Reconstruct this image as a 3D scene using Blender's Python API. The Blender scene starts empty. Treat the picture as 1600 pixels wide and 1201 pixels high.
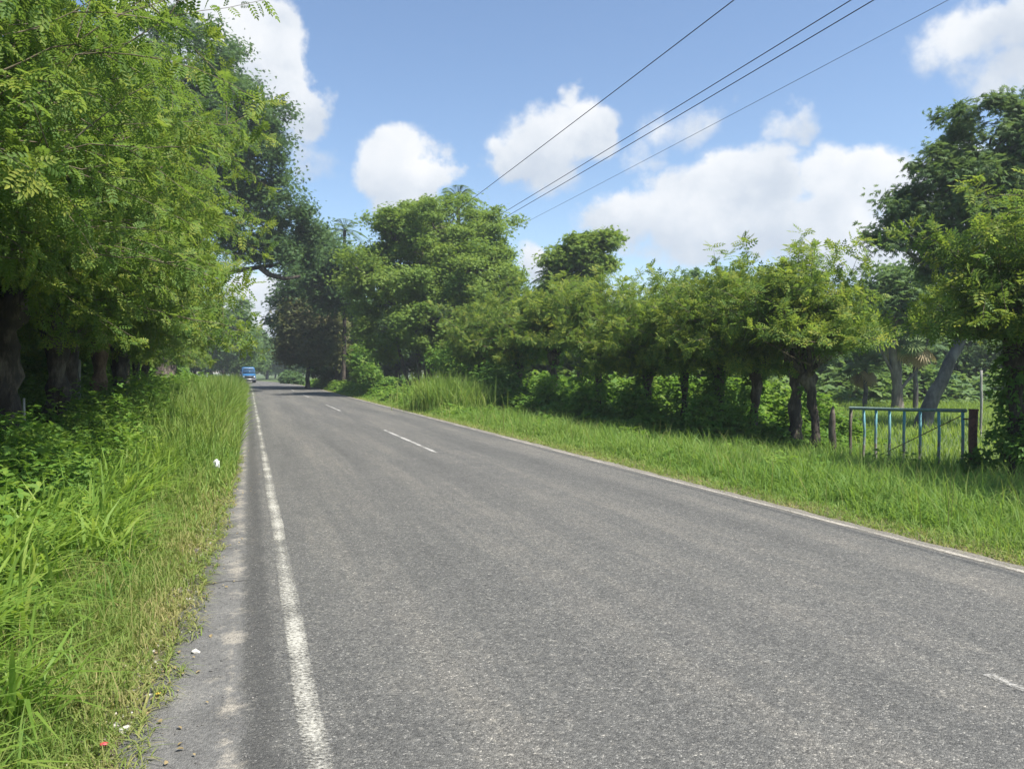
import bpy, bmesh, math
import numpy as np
from mathutils import Vector

rng = np.random.default_rng(11)
C = bpy.context.scene.collection
SC = bpy.context.scene
PI = math.pi

# ------------------------------------------------------------------ camera numbers (photo is 1600 x 1201)
F = 1250.0; HC = 1.6; HOR = 580.0; YAW = math.radians(18.2)
SA, CA = math.sin(YAW), math.cos(YAW)

def P(u, v, Z):
    """world point seen at photo pixel (u,v) at depth Z"""
    xc = (u - 800.0) * Z / F
    return np.array([Z * SA + xc * CA, Z * CA - xc * SA, HC - (v - HOR) * Z / F])

# ------------------------------------------------------------------ terrain
def sstep(a, b, x):
    t = np.clip((x - a) / (b - a), 0, 1)
    return t * t * (3 - 2 * t)

def cshift(y):
    """sideways drift of the road, it bends left far away"""
    y = np.asarray(y, float)
    d = np.clip(y - 70.0, 0, 130.0)
    return -(d * d) / 1200.0 - np.clip(y - 200.0, 0, None) * (130.0 / 600.0)

def wob(x, y, s=1.0, k=0.0):
    """cheap smooth noise in about [-1, 1]"""
    x = np.asarray(x, float) * s; y = np.asarray(y, float) * s
    return (np.sin(x * 1.7 + y * .9 + k) + np.sin(x * -.8 + y * 2.1 + 1.3 + k * 2) + np.sin(x * 3.1 - y * 1.3 + 4.1 + k)
            + np.sin(x * 1.1 + y * 3.7 + 2.2 - k)) / 4.0

def zg(x, y):
    x = np.asarray(x, float); y = np.asarray(y, float)
    xr = x - cshift(y)
    z = -0.035 - 0.36 * sstep(6.3, 10.5, xr)
    off = np.maximum(sstep(6.2, 8.0, xr), sstep(-.6, -2.0, xr))
    z = z + off * 0.05 * wob(x, y, .55) + off * 0.02 * wob(x, y, 2.3, 1.0)
    return z

# ------------------------------------------------------------------ mesh helpers
def mesh_from(name, V, Q, attrs=None, smooth=False):
    V = np.ascontiguousarray(V, np.float32); Q = np.ascontiguousarray(Q, np.int32)
    me = bpy.data.meshes.new(name)
    me.vertices.add(len(V)); me.vertices.foreach_set('co', V.ravel())
    k = Q.shape[1]
    me.loops.add(Q.size); me.loops.foreach_set('vertex_index', Q.ravel())
    me.polygons.add(len(Q)); me.polygons.foreach_set('loop_start', np.arange(0, Q.size, k, dtype=np.int32))
    if smooth:
        me.polygons.foreach_set('use_smooth', np.ones(len(Q), bool))
    me.update(calc_edges=True)
    for an, av in (attrs or {}).items():
        a = me.attributes.new(an, 'FLOAT', 'POINT')
        a.data.foreach_set('value', np.ascontiguousarray(av, np.float32))
    return me

def link(name, me, mat=None, parent=None):
    o = bpy.data.objects.new(name, me)
    if mat is not None and not me.materials:
        me.materials.append(mat)
    C.objects.link(o)
    if mat is not None and me.materials[0] != mat:
        o.material_slots[0].link = 'OBJECT'; o.material_slots[0].material = mat
    if parent is not None:
        o.parent = parent
    return o

def tag(o, label=None, cat=None, group=None, kind=None):
    if label: o['label'] = label
    if cat: o['category'] = cat
    if group: o['group'] = group
    if kind: o['kind'] = kind
    return o

def empty(name, loc, label, cat, group=None, rz=0.0):
    o = bpy.data.objects.new(name, None); C.objects.link(o)
    o.empty_display_size = .3
    o.location = tuple(float(q) for q in loc); o.rotation_euler = (0, 0, rz)
    return tag(o, label, cat, group)

def copy_tree(root, loc, rz=0.0, scale=(1, 1, 1), label=None, group=None):
    r = root.copy(); C.objects.link(r)
    r.location = tuple(float(q) for q in loc); r.rotation_euler = (0, 0, rz); r.scale = scale
    if label: r['label'] = label
    if group: r['group'] = group
    for ch in list(root.children):
        c = ch.copy(); C.objects.link(c); c.parent = r
        for g in list(ch.children):
            d = g.copy(); C.objects.link(d); d.parent = c
    return r

class MB:
    """collects quads"""
    def __init__(s): s.V = []; s.Q = []; s.n = 0
    def add(s, V, Q):
        V = np.asarray(V, float); s.V.append(V); s.Q.append(np.asarray(Q, int) + s.n); s.n += len(V)
    def tube(s, pts, rad, sides=8, cap=True, rough=0.0, seed=0):
        pts = np.asarray(pts, float); n = len(pts)
        rad = np.broadcast_to(np.asarray(rad, float), (n,))
        t = np.gradient(pts, axis=0); t /= np.linalg.norm(t, axis=1)[:, None] + 1e-9
        ref = np.array([0, 0, 1.0]) if abs(t[:, 2]).mean() < .8 else np.array([1.0, 0, 0])
        a = np.cross(t, ref); a /= np.linalg.norm(a, axis=1)[:, None] + 1e-9
        b = np.cross(t, a)
        th = np.arange(sides) * 2 * PI / sides
        R = np.repeat(rad[:, None], sides, 1)
        if rough:
            r2 = np.random.default_rng(seed)
            R = R * (1 + rough * r2.normal(size=R.shape))
        ring = pts[:, None, :] + R[..., None] * (np.cos(th)[None, :, None] * a[:, None, :] + np.sin(th)[None, :, None] * b[:, None, :])
        V = ring.reshape(-1, 3)
        i = np.arange(n - 1)[:, None] * sides; j = np.arange(sides)[None, :]; k = (j + 1) % sides
        Q = np.stack([i + j, i + k, i + sides + k, i + sides + j], -1).reshape(-1, 4)
        base = s.n
        s.add(V, Q)
        if cap:
            for e, c in ((0, pts[0]), ((n - 1) * sides, pts[-1])):
                s.V.append(np.array([c])); ci = s.n; s.n += 1
                jj = np.arange(0, sides - 1, 2)
                s.Q.append(np.stack([np.full_like(jj, ci), base + e + jj, base + e + jj + 1, base + e + (jj + 2) % sides], -1))
    def box(s, lo, hi):
        x0, y0, z0 = lo; x1, y1, z1 = hi
        V = [(x0, y0, z0), (x1, y0, z0), (x1, y1, z0), (x0, y1, z0), (x0, y0, z1), (x1, y0, z1), (x1, y1, z1), (x0, y1, z1)]
        s.add(V, [(0, 3, 2, 1), (4, 5, 6, 7), (0, 1, 5, 4), (1, 2, 6, 5), (2, 3, 7, 6), (3, 0, 4, 7)])
    def build(s, name, mat, parent=None, smooth=True):
        return link(name, s.mesh(name, smooth), mat, parent)
    def mesh(s, name, smooth=True):
        return mesh_from(name, np.concatenate(s.V), np.concatenate(s.Q), smooth=smooth)

# ------------------------------------------------------------------ leaf templates: (verts, quads), leaf axis along +y, normal +z
def leaflet(base, ang, L, W, fold, two):
    c, s = math.cos(ang), math.sin(ang)
    ax = np.array([s, c, 0]); sd = np.array([c, -s, 0]); up = np.array([0, 0, 1.0])
    base = np.array(base, float)
    if two:
        v = [base, base + ax * L * .35 - sd * W * .5 + up * fold, base + ax * L * .75 - sd * W * .38 + up * fold * .6,
             base + ax * L - up * L * .12, base + ax * L * .75 + sd * W * .38 + up * fold * .6, base + ax * L * .35 + sd * W * .5 + up * fold]
        return v, [(0, 3, 2, 1), (0, 5, 4, 3)]
    v = [base, base + ax * L * .5 - sd * W * .5 + up * fold, base + ax * L - up * L * .1, base + ax * L * .5 + sd * W * .5 + up * fold]
    return v, [(0, 3, 2, 1)]

def make_template(specs, two):
    V = []; Q = []
    for sp in specs:
        v, q = leaflet(*sp, two)
        Q += [tuple(i + len(V) for i in f) for f in q]; V += v
    return np.array(V, float), np.array(Q, int)

def pinnate(pairs, L, W, two):
    sp = []
    for i in range(pairs):
        t = .18 + .72 * i / (pairs - 1)
        l = L * (1 - .35 * abs(t - .5)); z = -.22 * t * t
        for sgn in (-1, 1):
            sp.append(((0, t, z), sgn * (1.25 - .35 * t), l, W * l / L, .03))
    sp.append(((0, .95, -.21), 0, L, W, .03))
    return make_template(sp, two)

def palmate(n, L, W, spread, two=False):
    return make_template([((0, 0.0, 0), -spread + 2 * spread * i / (n - 1), L * (1 - .25 * abs(2 * i / (n - 1) - 1)), W, .04) for i in range(n)], two)

T_NEAR = pinnate(5, .34, .15, True)
T_MID = pinnate(4, .40, .19, False)
T_SPRAY = palmate(5, 1.0, .26, 1.25)
T_DROOP = palmate(5, 1.0, .20, 1.1)
T_TRI = palmate(3, 1.0, .42, .95)
T_LEAF = make_template([((0, 0, 0), 0, 1.0, .62, .08)], True)
T_WEED = palmate(3, 1.0, .5, 1.3, True)

def norm(a):
    return a / (np.linalg.norm(a, axis=-1, keepdims=True) + 1e-9)

def leaves(name, pos, axis, nrm, size, T, age):
    tv, tq = T
    y = norm(axis); x = norm(np.cross(y, nrm)); z = np.cross(x, y)
    s = size[:, None, None]
    V = pos[:, None, :] + s * (tv[None, :, 0:1] * x[:, None, :] + tv[None, :, 1:2] * y[:, None, :] + tv[None, :, 2:3] * z[:, None, :])
    Q = tq[None] + (np.arange(len(pos)) * len(tv))[:, None, None]
    return mesh_from(name, V.reshape(-1, 3), Q.reshape(-1, 4), {'age': np.repeat(age, len(tv))})

# ------------------------------------------------------------------ materials
def newmat(name):
    m = bpy.data.materials.new(name); m.use_nodes = True
    nt = m.node_tree; nt.nodes.clear()
    return m, nt

def N(nt, typ, **kw):
    n = nt.nodes.new(typ)
    for k, v in kw.items():
        if k == 'ins':
            for a, b in v.items():
                if isinstance(b, bpy.types.NodeSocket): nt.links.new(b, n.inputs[a])
                else: n.inputs[a].default_value = b
        else:
            setattr(n, k, v)
    return n

def ramp(nt, fac, stops, interp='LINEAR'):
    r = nt.nodes.new('ShaderNodeValToRGB'); cr = r.color_ramp; cr.interpolation = interp
    while len(cr.elements) < len(stops): cr.elements.new(.5)
    for e, (p, c) in zip(cr.elements, stops):
        e.position = p; e.color = (*c, 1) if len(c) == 3 else c
    nt.links.new(fac, r.inputs[0])
    return r.outputs[0]

def math_(nt, op, a, b=0.0, c=0.0, clamp=False):
    n = nt.nodes.new('ShaderNodeMath'); n.operation = op; n.use_clamp = clamp
    for i, v in enumerate((a, b, c)):
        if isinstance(v, bpy.types.NodeSocket): nt.links.new(v, n.inputs[i])
        else: n.inputs[i].default_value = v
    return n.outputs[0]

def mixc(nt, fac, a, b, mode='MIX'):
    n = nt.nodes.new('ShaderNodeMix'); n.data_type = 'RGBA'; n.blend_type = mode
    for i, v in ((0, fac), (6, a), (7, b)):
        if isinstance(v, bpy.types.NodeSocket): nt.links.new(v, n.inputs[i])
        else: n.inputs[i].default_value = v if i == 0 else (*v, 1)
    return n.outputs[2]

def foliage_mat(name, dark, mid, young, trans=.35, gloss=.58, scale=.8, spec=.22):
    dark, mid, young = [tuple(min(.6, c * k * w) for c, w in zip(q, (1.02, 1.0, .98))) for q, k in zip((dark, mid, young), (1.55, 1.42, 1.30))]
    m, nt = newmat(name)
    geo = N(nt, 'ShaderNodeNewGeometry'); at = N(nt, 'ShaderNodeAttribute', attribute_name='age')
    tc = N(nt, 'ShaderNodeTexCoord')
    no = N(nt, 'ShaderNodeTexNoise', ins={'Vector': tc.outputs['Object'], 'Scale': scale, 'Detail': 2.0})
    r = math_(nt, 'MULTIPLY', geo.outputs['Random Per Island'], .42)
    f = math_(nt, 'ADD', r, math_(nt, 'MULTIPLY', at.outputs['Fac'], .55))
    f = math_(nt, 'ADD', f, math_(nt, 'MULTIPLY_ADD', no.outputs[0], .9, -.45), clamp=True)
    col = ramp(nt, f, [(0.0, dark), (.45, mid), (1.0, young)])
    pb = N(nt, 'ShaderNodeBsdfPrincipled', ins={'Base Color': col, 'Roughness': gloss, 'Specular IOR Level': spec})
    tcol = mixc(nt, .5, col, (min(.7, mid[0] * 1.9), min(.75, mid[1] * 1.7), mid[2] * .8))
    tr = N(nt, 'ShaderNodeBsdfTranslucent', ins={'Color': tcol})
    mx = N(nt, 'ShaderNodeMixShader', ins={0: min(.5, trans + .11), 1: pb.outputs[0], 2: tr.outputs[0]})
    out = N(nt, 'ShaderNodeOutputMaterial', ins={'Surface': mx.outputs[0]})
    return m

def bark_mat(name, c1, c2, c3, scale=6.0, stretch=.25, bump=.6):
    m, nt = newmat(name)
    tc = N(nt, 'ShaderNodeTexCoord')
    mp = N(nt, 'ShaderNodeMapping', ins={'Vector': tc.outputs['Object'], 'Scale': (1, 1, stretch)})
    no = N(nt, 'ShaderNodeTexNoise', ins={'Vector': mp.outputs[0], 'Scale': scale, 'Detail': 8.0, 'Roughness': .7})
    n2 = N(nt, 'ShaderNodeTexNoise', ins={'Vector': tc.outputs['Object'], 'Scale': scale * .35, 'Detail': 4.0})
    f = math_(nt, 'MULTIPLY_ADD', n2.outputs[0], .7, math_(nt, 'MULTIPLY_ADD', no.outputs[0], 1.0, -.35))
    col = ramp(nt, f, [(.25, c1), (.5, c2), (.72, c3)])
    bp = N(nt, 'ShaderNodeBump', ins={'Height': no.outputs[0], 'Strength': bump, 'Distance': .05})
    pb = N(nt, 'ShaderNodeBsdfPrincipled', ins={'Base Color': col, 'Roughness': .9, 'Normal': bp.outputs[0]})
    N(nt, 'ShaderNodeOutputMaterial', ins={'Surface': pb.outputs[0]})
    return m

def plain_mat(name, c1, c2=None, rough=.5, scale=20.0, metal=0.0, coat=0.0):
    m, nt = newmat(name)
    tc = N(nt, 'ShaderNodeTexCoord')
    no = N(nt, 'ShaderNodeTexNoise', ins={'Vector': tc.outputs['Object'], 'Scale': scale, 'Detail': 6.0, 'Roughness': .65})
    col = ramp(nt, no.outputs[0], [(.35, c1), (.65, c2 or c1)])
    pb = N(nt, 'ShaderNodeBsdfPrincipled', ins={'Base Color': col, 'Roughness': rough, 'Metallic': metal, 'Coat Weight': coat})
    N(nt, 'ShaderNodeOutputMaterial', ins={'Surface': pb.outputs[0]})
    return m

M = {}
M['pollard'] = foliage_mat('pollard_leaf', (.058, .113, .026), (.104, .168, .036), (.29, .305, .042), trans=.38, scale=.7)
M['roadside'] = foliage_mat('roadside_leaf', (.062, .120, .028), (.105, .172, .038), (.25, .27, .045), trans=.38, scale=.6)
M['legume'] = foliage_mat('feathery_leaf', (.085, .145, .030), (.130, .200, .040), (.205, .255, .048), trans=.34, scale=.35)
M['dark'] = foliage_mat('dark_leaf', (.040, .080, .030), (.062, .115, .040), (.100, .155, .045), trans=.28, scale=.4)
M['mango'] = foliage_mat('glossy_dark_leaf', (.050, .095, .036), (.080, .135, .048), (.135, .18, .05), trans=.30, scale=.5)
M['brownish'] = foliage_mat('brownish_leaf', (.080, .105, .050), (.125, .145, .065), (.23, .20, .11), trans=.36, scale=.5)
M['far'] = foliage_mat('distant_leaf', (.065, .115, .045), (.090, .155, .052), (.14, .20, .055), trans=.3, scale=.3)
M['weed'] = foliage_mat('weed_leaf', (.055, .125, .022), (.090, .175, .030), (.19, .26, .040), trans=.33, scale=.9)
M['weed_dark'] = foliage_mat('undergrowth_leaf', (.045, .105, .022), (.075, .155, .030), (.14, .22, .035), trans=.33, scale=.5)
M['grass'] = foliage_mat('verge_grass', (.082, .155, .032), (.130, .215, .046), (.25, .29, .095), trans=.38, scale=.35)
M['longgrass'] = foliage_mat('long_grass', (.100, .175, .030), (.160, .252, .046), (.28, .33, .08), trans=.40, gloss=.5, scale=.5)
M['cane'] = foliage_mat('cane_grass', (.080, .150, .030), (.13, .205, .042), (.25, .28, .09), trans=.36, scale=.6)
M['dry'] = foliage_mat('dry_grass', (.085, .145, .030), (.140, .188, .048), (.30, .255, .12), trans=.28, gloss=.7, scale=1.2, spec=.15)
M['field'] = foliage_mat('field_grass', (.10, .17, .032), (.15, .225, .042), (.24, .28, .07), trans=.38, scale=.12)
M['palm'] = foliage_mat('palm_frond', (.050, .095, .038), (.085, .14, .055), (.17, .21, .08), trans=.25, scale=.7)
M['deadfrond'] = foliage_mat('dead_frond', (.15, .12, .06), (.24, .19, .10), (.33, .27, .15), trans=.15, scale=.7)
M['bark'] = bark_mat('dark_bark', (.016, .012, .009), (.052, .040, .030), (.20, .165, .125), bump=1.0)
M['bark_sunlit'] = bark_mat('sunlit_brown_bark', (.06, .035, .02), (.17, .105, .065), (.32, .23, .155), bump=1.0)  # browner, lighter bark for one trunk; the sun on it is put into the colour
M['bark_pale'] = bark_mat('pale_bark', (.07, .058, .045), (.145, .125, .10), (.25, .22, .18), scale=5)
M['bark_grey'] = bark_mat('grey_bark', (.035, .032, .028), (.10, .092, .082), (.20, .185, .16), scale=5)
M['twig'] = bark_mat('twig_bark', (.07, .055, .035), (.15, .12, .08), (.25, .21, .15), scale=10, bump=.2)

# ------------------------------------------------------------------ sun, sky, clouds
ELEV = math.radians(58)
SUN = norm(np.array([.53, -.585, 0])) * math.cos(ELEV); SUN[2] = math.sin(ELEV)
sd = bpy.data.lights.new('sun', 'SUN'); sd.energy = 3.5; sd.angle = math.radians(.53); sd.color = (1.0, .955, .88)
so = bpy.data.objects.new('sun', sd); C.objects.link(so)
so.rotation_euler = Vector(-SUN).to_track_quat('-Z', 'Y').to_euler(); so.location = (20, -20, 40)

W = bpy.data.worlds.new('World'); SC.world = W; W.use_nodes = True
nt = W.node_tree; nt.nodes.clear()
sky = N(nt, 'ShaderNodeTexSky', sky_type='NISHITA', sun_disc=False, sun_elevation=ELEV,
        sun_rotation=math.atan2(SUN[0], SUN[1]), air_density=1.0, dust_density=.25, ozone_density=2.6)
# (u, v, ru, rv, strength) of each puff in photo pixels, turned into directions
PUFFS = [(335, 45, 120, 95, 1), (425, 70, 75, 75, 1), (395, 140, 105, 100, .95), (468, 175, 56, 66, .95), (440, 120, 60, 70, .9), (300, 130, 120, 120, .9), (250, 20, 120, 90, 1),
         (630, 248, 82, 58, 1), (685, 280, 52, 38, .85), (595, 290, 60, 45, .75), (640, 320, 80, 50, .6),
         (868, 222, 112, 66, .92), (800, 246, 62, 40, .72), (925, 212, 62, 58, .78), (890, 160, 34, 38, .5), (870, 275, 90, 40, .5),
         (1060, 205, 95, 50, .40), (1225, 197, 66, 38, .52), (1010, 250, 60, 40, .35),
         (1180, 282, 88, 68, 1), (1085, 305, 100, 66, .95), (975, 350, 105, 56, .85), (1120, 360, 140, 70, .95),
         (1300, 288, 78, 72, 1), (1390, 290, 88, 72, 1), (1255, 360, 150, 75, .95), (1480, 300, 110, 90, 1), (1560, 320, 120, 100, 1), (1400, 400, 200, 80, .8),
         (1530, 62, 120, 80, .66), (1600, 30, 90, 80, .75), (1570, 125, 110, 55, .5), (1450, 115, 60, 30, .32),
         (838, 415, 44, 50, 1), (410, 490, 90, 95, .85), (485, 255, 70, 40, .42), (900, 470, 120, 60, .5),
         (1900, 200, 220, 120, 1), (-300, 200, 320, 160, 1), (2300, 80, 260, 160, .9), (1750, 420, 220, 90, .9)]
tc = N(nt, 'ShaderNodeTexCoord')
D = tc.outputs['Generated']
nz = N(nt, 'ShaderNodeTexNoise', ins={'Vector': D, 'Scale': 11.0, 'Detail': 9.0, 'Roughness': .58})
nzl = N(nt, 'ShaderNodeTexNoise', ins={'Vector': D, 'Scale': 26.0, 'Detail': 5.0, 'Roughness': .6})
def vmath(op, a, b=None):
    n = nt.nodes.new('ShaderNodeVectorMath'); n.operation = op
    for i, v in enumerate((a, b)):
        if v is None: continue
        if isinstance(v, bpy.types.NodeSocket): nt.links.new(v, n.inputs[i])
        else: n.inputs[i].default_value = v
    return n
wv = vmath('SUBTRACT', nz.outputs['Color'], (.5, .5, .5)); wv = vmath('MULTIPLY', wv.outputs[0], (.11, .11, .08))
DW = vmath('ADD', D, wv.outputs[0]).outputs[0]
acc = None; acz = None
for (u, v, ru, rv, s) in PUFFS:
    d = P(u, v, 1.0) - np.array([0, 0, HC]); l = np.linalg.norm(d); d = d / l
    rh = ru / F / l; rz = rv / F / l
    q = vmath('SUBTRACT', DW, tuple(d)); q = vmath('MULTIPLY', q.outputs[0], (1 / rh, 1 / rh, 1 / rz))
    ln = vmath('LENGTH', q.outputs[0]).outputs['Value']
    mr = N(nt, 'ShaderNodeMapRange', interpolation_type='SMOOTHSTEP', ins={'Value': ln, 'From Min': .15, 'From Max': 1.25, 'To Min': s, 'To Max': 0.0})
    sx = N(nt, 'ShaderNodeSeparateXYZ', ins={0: q.outputs[0]})
    w = math_(nt, 'MULTIPLY', mr.outputs[0], sx.outputs['Z'])
    acc = mr.outputs[0] if acc is None else math_(nt, 'MAXIMUM', acc, math_(nt, 'MULTIPLY_ADD', acc, .35, mr.outputs[0]))
    acz = w if acz is None else math_(nt, 'ADD', acz, w)
dens = math_(nt, 'ADD', acc, math_(nt, 'MULTIPLY_ADD', nzl.outputs[0], .80, -.40))
cov = N(nt, 'ShaderNodeMapRange', interpolation_type='SMOOTHSTEP', ins={'Value': dens, 'From Min': .20, 'From Max': .64, 'To Min': 0.0, 'To Max': .97}).outputs[0]
zrel = math_(nt, 'DIVIDE', acz, math_(nt, 'ADD', acc, .25))
lit = math_(nt, 'ADD', zrel, math_(nt, 'MULTIPLY_ADD', nz.outputs[0], 2.6, -1.25))
ccol = ramp(nt, math_(nt, 'MULTIPLY_ADD', lit, .45, .47, clamp=True), [(0.0, (.52, .59, .70)), (.35, (.66, .72, .80)), (.62, (.86, .89, .93)), (.9, (1.0, 1.0, 1.0))])
skyc = sky.outputs[0]
bgs = N(nt, 'ShaderNodeBackground', ins={'Color': skyc, 'Strength': .072})
bgc = N(nt, 'ShaderNodeBackground', ins={'Color': ccol, 'Strength': .415})
mx = N(nt, 'ShaderNodeMixShader', ins={0: cov, 1: bgs.outputs[0], 2: bgc.outputs[0]})
N(nt, 'ShaderNodeOutputWorld', ins={'Surface': mx.outputs[0]})
W.cycles.sampling_method = 'MANUAL'; W.cycles.sample_map_resolution = 512

# ------------------------------------------------------------------ camera
cd = bpy.data.cameras.new('camera'); cam = bpy.data.objects.new('camera', cd); C.objects.link(cam)
cd.sensor_width = 36; cd.lens = 36 * F / 1600; cd.clip_end = 6000; cd.clip_start = .05
cam.location = (0, 0, HC)
cam.rotation_euler = (PI / 2 - math.atan((600.5 - HOR) / F), 0, -YAW)
SC.camera = cam
SC.view_settings.view_transform = 'Standard'; SC.view_settings.look = 'None'; SC.view_settings.gamma = 1; SC.view_settings.exposure = 1.36

# ------------------------------------------------------------------ ground sheet
def axis_coords(lo, hi, fine, far):
    a = np.arange(lo, hi + 1e-6, fine)
    g = []; d = fine; x = hi
    while x < far: d *= 1.25; x += d; g.append(x)
    g2 = []; d = fine; x = lo
    while x > -far: d *= 1.25; x -= d; g2.append(x)
    return np.array(g2[::-1] + list(a) + g)
gx = axis_coords(-8, 16, .35, 600); gy = axis_coords(-4, 60, .5, 600)
X, Y = np.meshgrid(gx, gy)
V = np.stack([X, Y, zg(X, Y)], -1).reshape(-1, 3)
nx = len(gx); i = (np.arange(len(gy) - 1)[:, None] * nx + np.arange(nx - 1)[None, :])
Q = np.stack([i, i + 1, i + nx + 1, i + nx], -1).reshape(-1, 4)
xr = V[:, 0] - cshift(V[:, 1])
me = mesh_from('ground', V, Q, {'xr': xr}, smooth=True)
m, nt = newmat('soil_and_turf')
tc = N(nt, 'ShaderNodeTexCoord'); at = N(nt, 'ShaderNodeAttribute', attribute_name='xr')
n1 = N(nt, 'ShaderNodeTexNoise', ins={'Vector': tc.outputs['Object'], 'Scale': .8, 'Detail': 6.0, 'Roughness': .65})
n2 = N(nt, 'ShaderNodeTexNoise', ins={'Vector': tc.outputs['Object'], 'Scale': 28.0, 'Detail': 6.0, 'Roughness': .7})
n3 = N(nt, 'ShaderNodeTexNoise', ins={'Vector': tc.outputs['Object'], 'Scale': 5.0, 'Detail': 6.0})
soil = ramp(nt, n2.outputs[0], [(.3, (.06, .05, .03)), (.5, (.14, .115, .075)), (.7, (.30, .26, .20))])
turf = ramp(nt, n1.outputs[0], [(.3, (.05, .085, .018)), (.55, (.075, .115, .022)), (.75, (.11, .13, .03))])
# bare strip hugging the asphalt, turf further out
dl = math_(nt, 'SUBTRACT', at.outputs['Fac'], 2.85); dl = math_(nt, 'ABSOLUTE', dl)
e = math_(nt, 'ADD', math_(nt, 'MULTIPLY_ADD', n3.outputs[0], .9, -.45), dl)
tf = N(nt, 'ShaderNodeMapRange', ins={'Value': e, 'From Min': 3.55, 'From Max': 3.95}).outputs[0]
col = mixc(nt, tf, soil, turf)
bp = N(nt, 'ShaderNodeBump', ins={'Height': n2.outputs[0], 'Strength': .8, 'Distance': .03})
pb = N(nt, 'ShaderNodeBsdfPrincipled', ins={'Base Color': col, 'Roughness': .95, 'Normal': bp.outputs[0]})
N(nt, 'ShaderNodeOutputMaterial', ins={'Surface': pb.outputs[0]})
tag(link('ground', me, m), kind='structure')

# ------------------------------------------------------------------ road
def edge_left(y):
    y = np.asarray(y, float)
    return np.interp(y, [1, 3.5, 5, 7.3, 13, 20], [-.68, -.54, -.44, -.35, -.25, -.20]) + .025 * wob(y, y * .3, 1.3) + .045 * wob(y, y, 4.1, 2.0) * np.interp(y, [6, 14], [1, .5])
ry = np.concatenate([np.arange(-8, 18, .08), np.arange(18, 60, .5), np.arange(60, 420, 2.0)])
cols = np.concatenate([[0.0], np.linspace(.02, 1, 40)])
def right_edge(y): return 6.02 + .035 * wob(y, y * .7, 2.3, 3.0) + .02 * wob(y, y, 7.0)
rows = []
for y in ry:
    a, b = float(edge_left(y)), float(right_edge(y))
    x = np.concatenate([[a - .03, a], np.linspace(a, b, 40)[1:-1], [b, b + .03]])
    zz = .0 + .035 * (1 - ((x - 2.9) / 3.3) ** 2).clip(-.1, 1) - .0
    zz[0] = zz[-1] = -.07
    rows.append(np.stack([x + cshift(y), np.full_like(x, y), zz, x], -1))
R = np.array(rows); nr, nc = R.shape[:2]
i = (np.arange(nr - 1)[:, None] * nc + np.arange(nc - 1)[None, :])
Q = np.stack([i, i + 1, i + nc + 1, i + nc], -1).reshape(-1, 4)
me = mesh_from('road', R[..., :3].reshape(-1, 3), Q, {'xr': R[..., 3].ravel()}, smooth=True)
def road_z(x): return .035 * (1 - ((x - 2.9) / 3.3) ** 2).clip(-.1, 1)

m, nt = newmat('weathered_asphalt')
tc = N(nt, 'ShaderNodeTexCoord'); at = N(nt, 'ShaderNodeAttribute', attribute_name='xr')
OB = tc.outputs['Object']
xr_ = at.outputs['Fac']
vo = N(nt, 'ShaderNodeTexVoronoi', ins={'Vector': OB, 'Scale': 125.0})
vo2 = N(nt, 'ShaderNodeTexVoronoi', ins={'Vector': OB, 'Scale': 42.0})
sp = N(nt, 'ShaderNodeTexNoise', ins={'Vector': OB, 'Scale': 55.0, 'Detail': 4.0, 'Roughness': .75})
mid = N(nt, 'ShaderNodeTexNoise', ins={'Vector': OB, 'Scale': 2.2, 'Detail': 6.0, 'Roughness': .6})
mp = N(nt, 'ShaderNodeMapping', ins={'Vector': OB, 'Scale': (1.6, .10, 1)})
strk = N(nt, 'ShaderNodeTexNoise', ins={'Vector': mp.outputs[0], 'Scale': 1.0, 'Detail': 5.0, 'Roughness': .6})
mp2 = N(nt, 'ShaderNodeMapping', ins={'Vector': OB, 'Scale': (9, .35, 1)})
strk2 = N(nt, 'ShaderNodeTexNoise', ins={'Vector': mp2.outputs[0], 'Scale': 1.0, 'Detail': 4.0, 'Roughness': .6})
# stones: each cell its own grey
sepc = N(nt, 'ShaderNodeSeparateColor', ins={0: vo.outputs['Color']})
sepc2 = N(nt, 'ShaderNodeSeparateColor', ins={0: vo2.outputs['Color']})
st = ramp(nt, sepc.outputs[0], [(0.0, (.054, .053, .049)), (.30, (.094, .092, .086)), (.72, (.137, .134, .125)), (.93, (.188, .183, .168)), (1.0, (.40, .385, .35))])
st2 = ramp(nt, sepc2.outputs[0], [(0.0, (.70, .70, .70)), (.5, (.97, .97, .96)), (.9, (1.12, 1.11, 1.08)), (1.0, (1.5, 1.46, 1.38))])
st = mixc(nt, .28, st, (.118, .1165, .111))
base = mixc(nt, .75, st, st2, 'MULTIPLY')
gr = ramp(nt, sp.outputs[0], [(.36, (.30, .30, .30)), (.45, (.92, .92, .92)), (.8, (1.15, 1.14, 1.11))])
base = mixc(nt, .70, base, gr, 'MULTIPLY')
tone = math_(nt, 'MULTIPLY_ADD', strk.outputs[0], .9, math_(nt, 'MULTIPLY', strk2.outputs[0], .3))
tone = math_(nt, 'MULTIPLY_ADD', mid.outputs[0], .35, tone)
trk = math_(nt, 'COSINE', math_(nt, 'MULTIPLY_ADD', math_(nt, 'MULTIPLY_ADD', mid.outputs[0], .25, xr_), 2 * PI / 1.42, 1.2))
tone = math_(nt, 'MULTIPLY_ADD', trk, .048, tone)
tcol = ramp(nt, tone, [(.50, (.78, .785, .785)), (.76, (1.03, 1.03, 1.015)), (1.02, (1.40, 1.35, 1.27))])
base = mixc(nt, 1.0, base, tcol, 'MULTIPLY')
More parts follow.
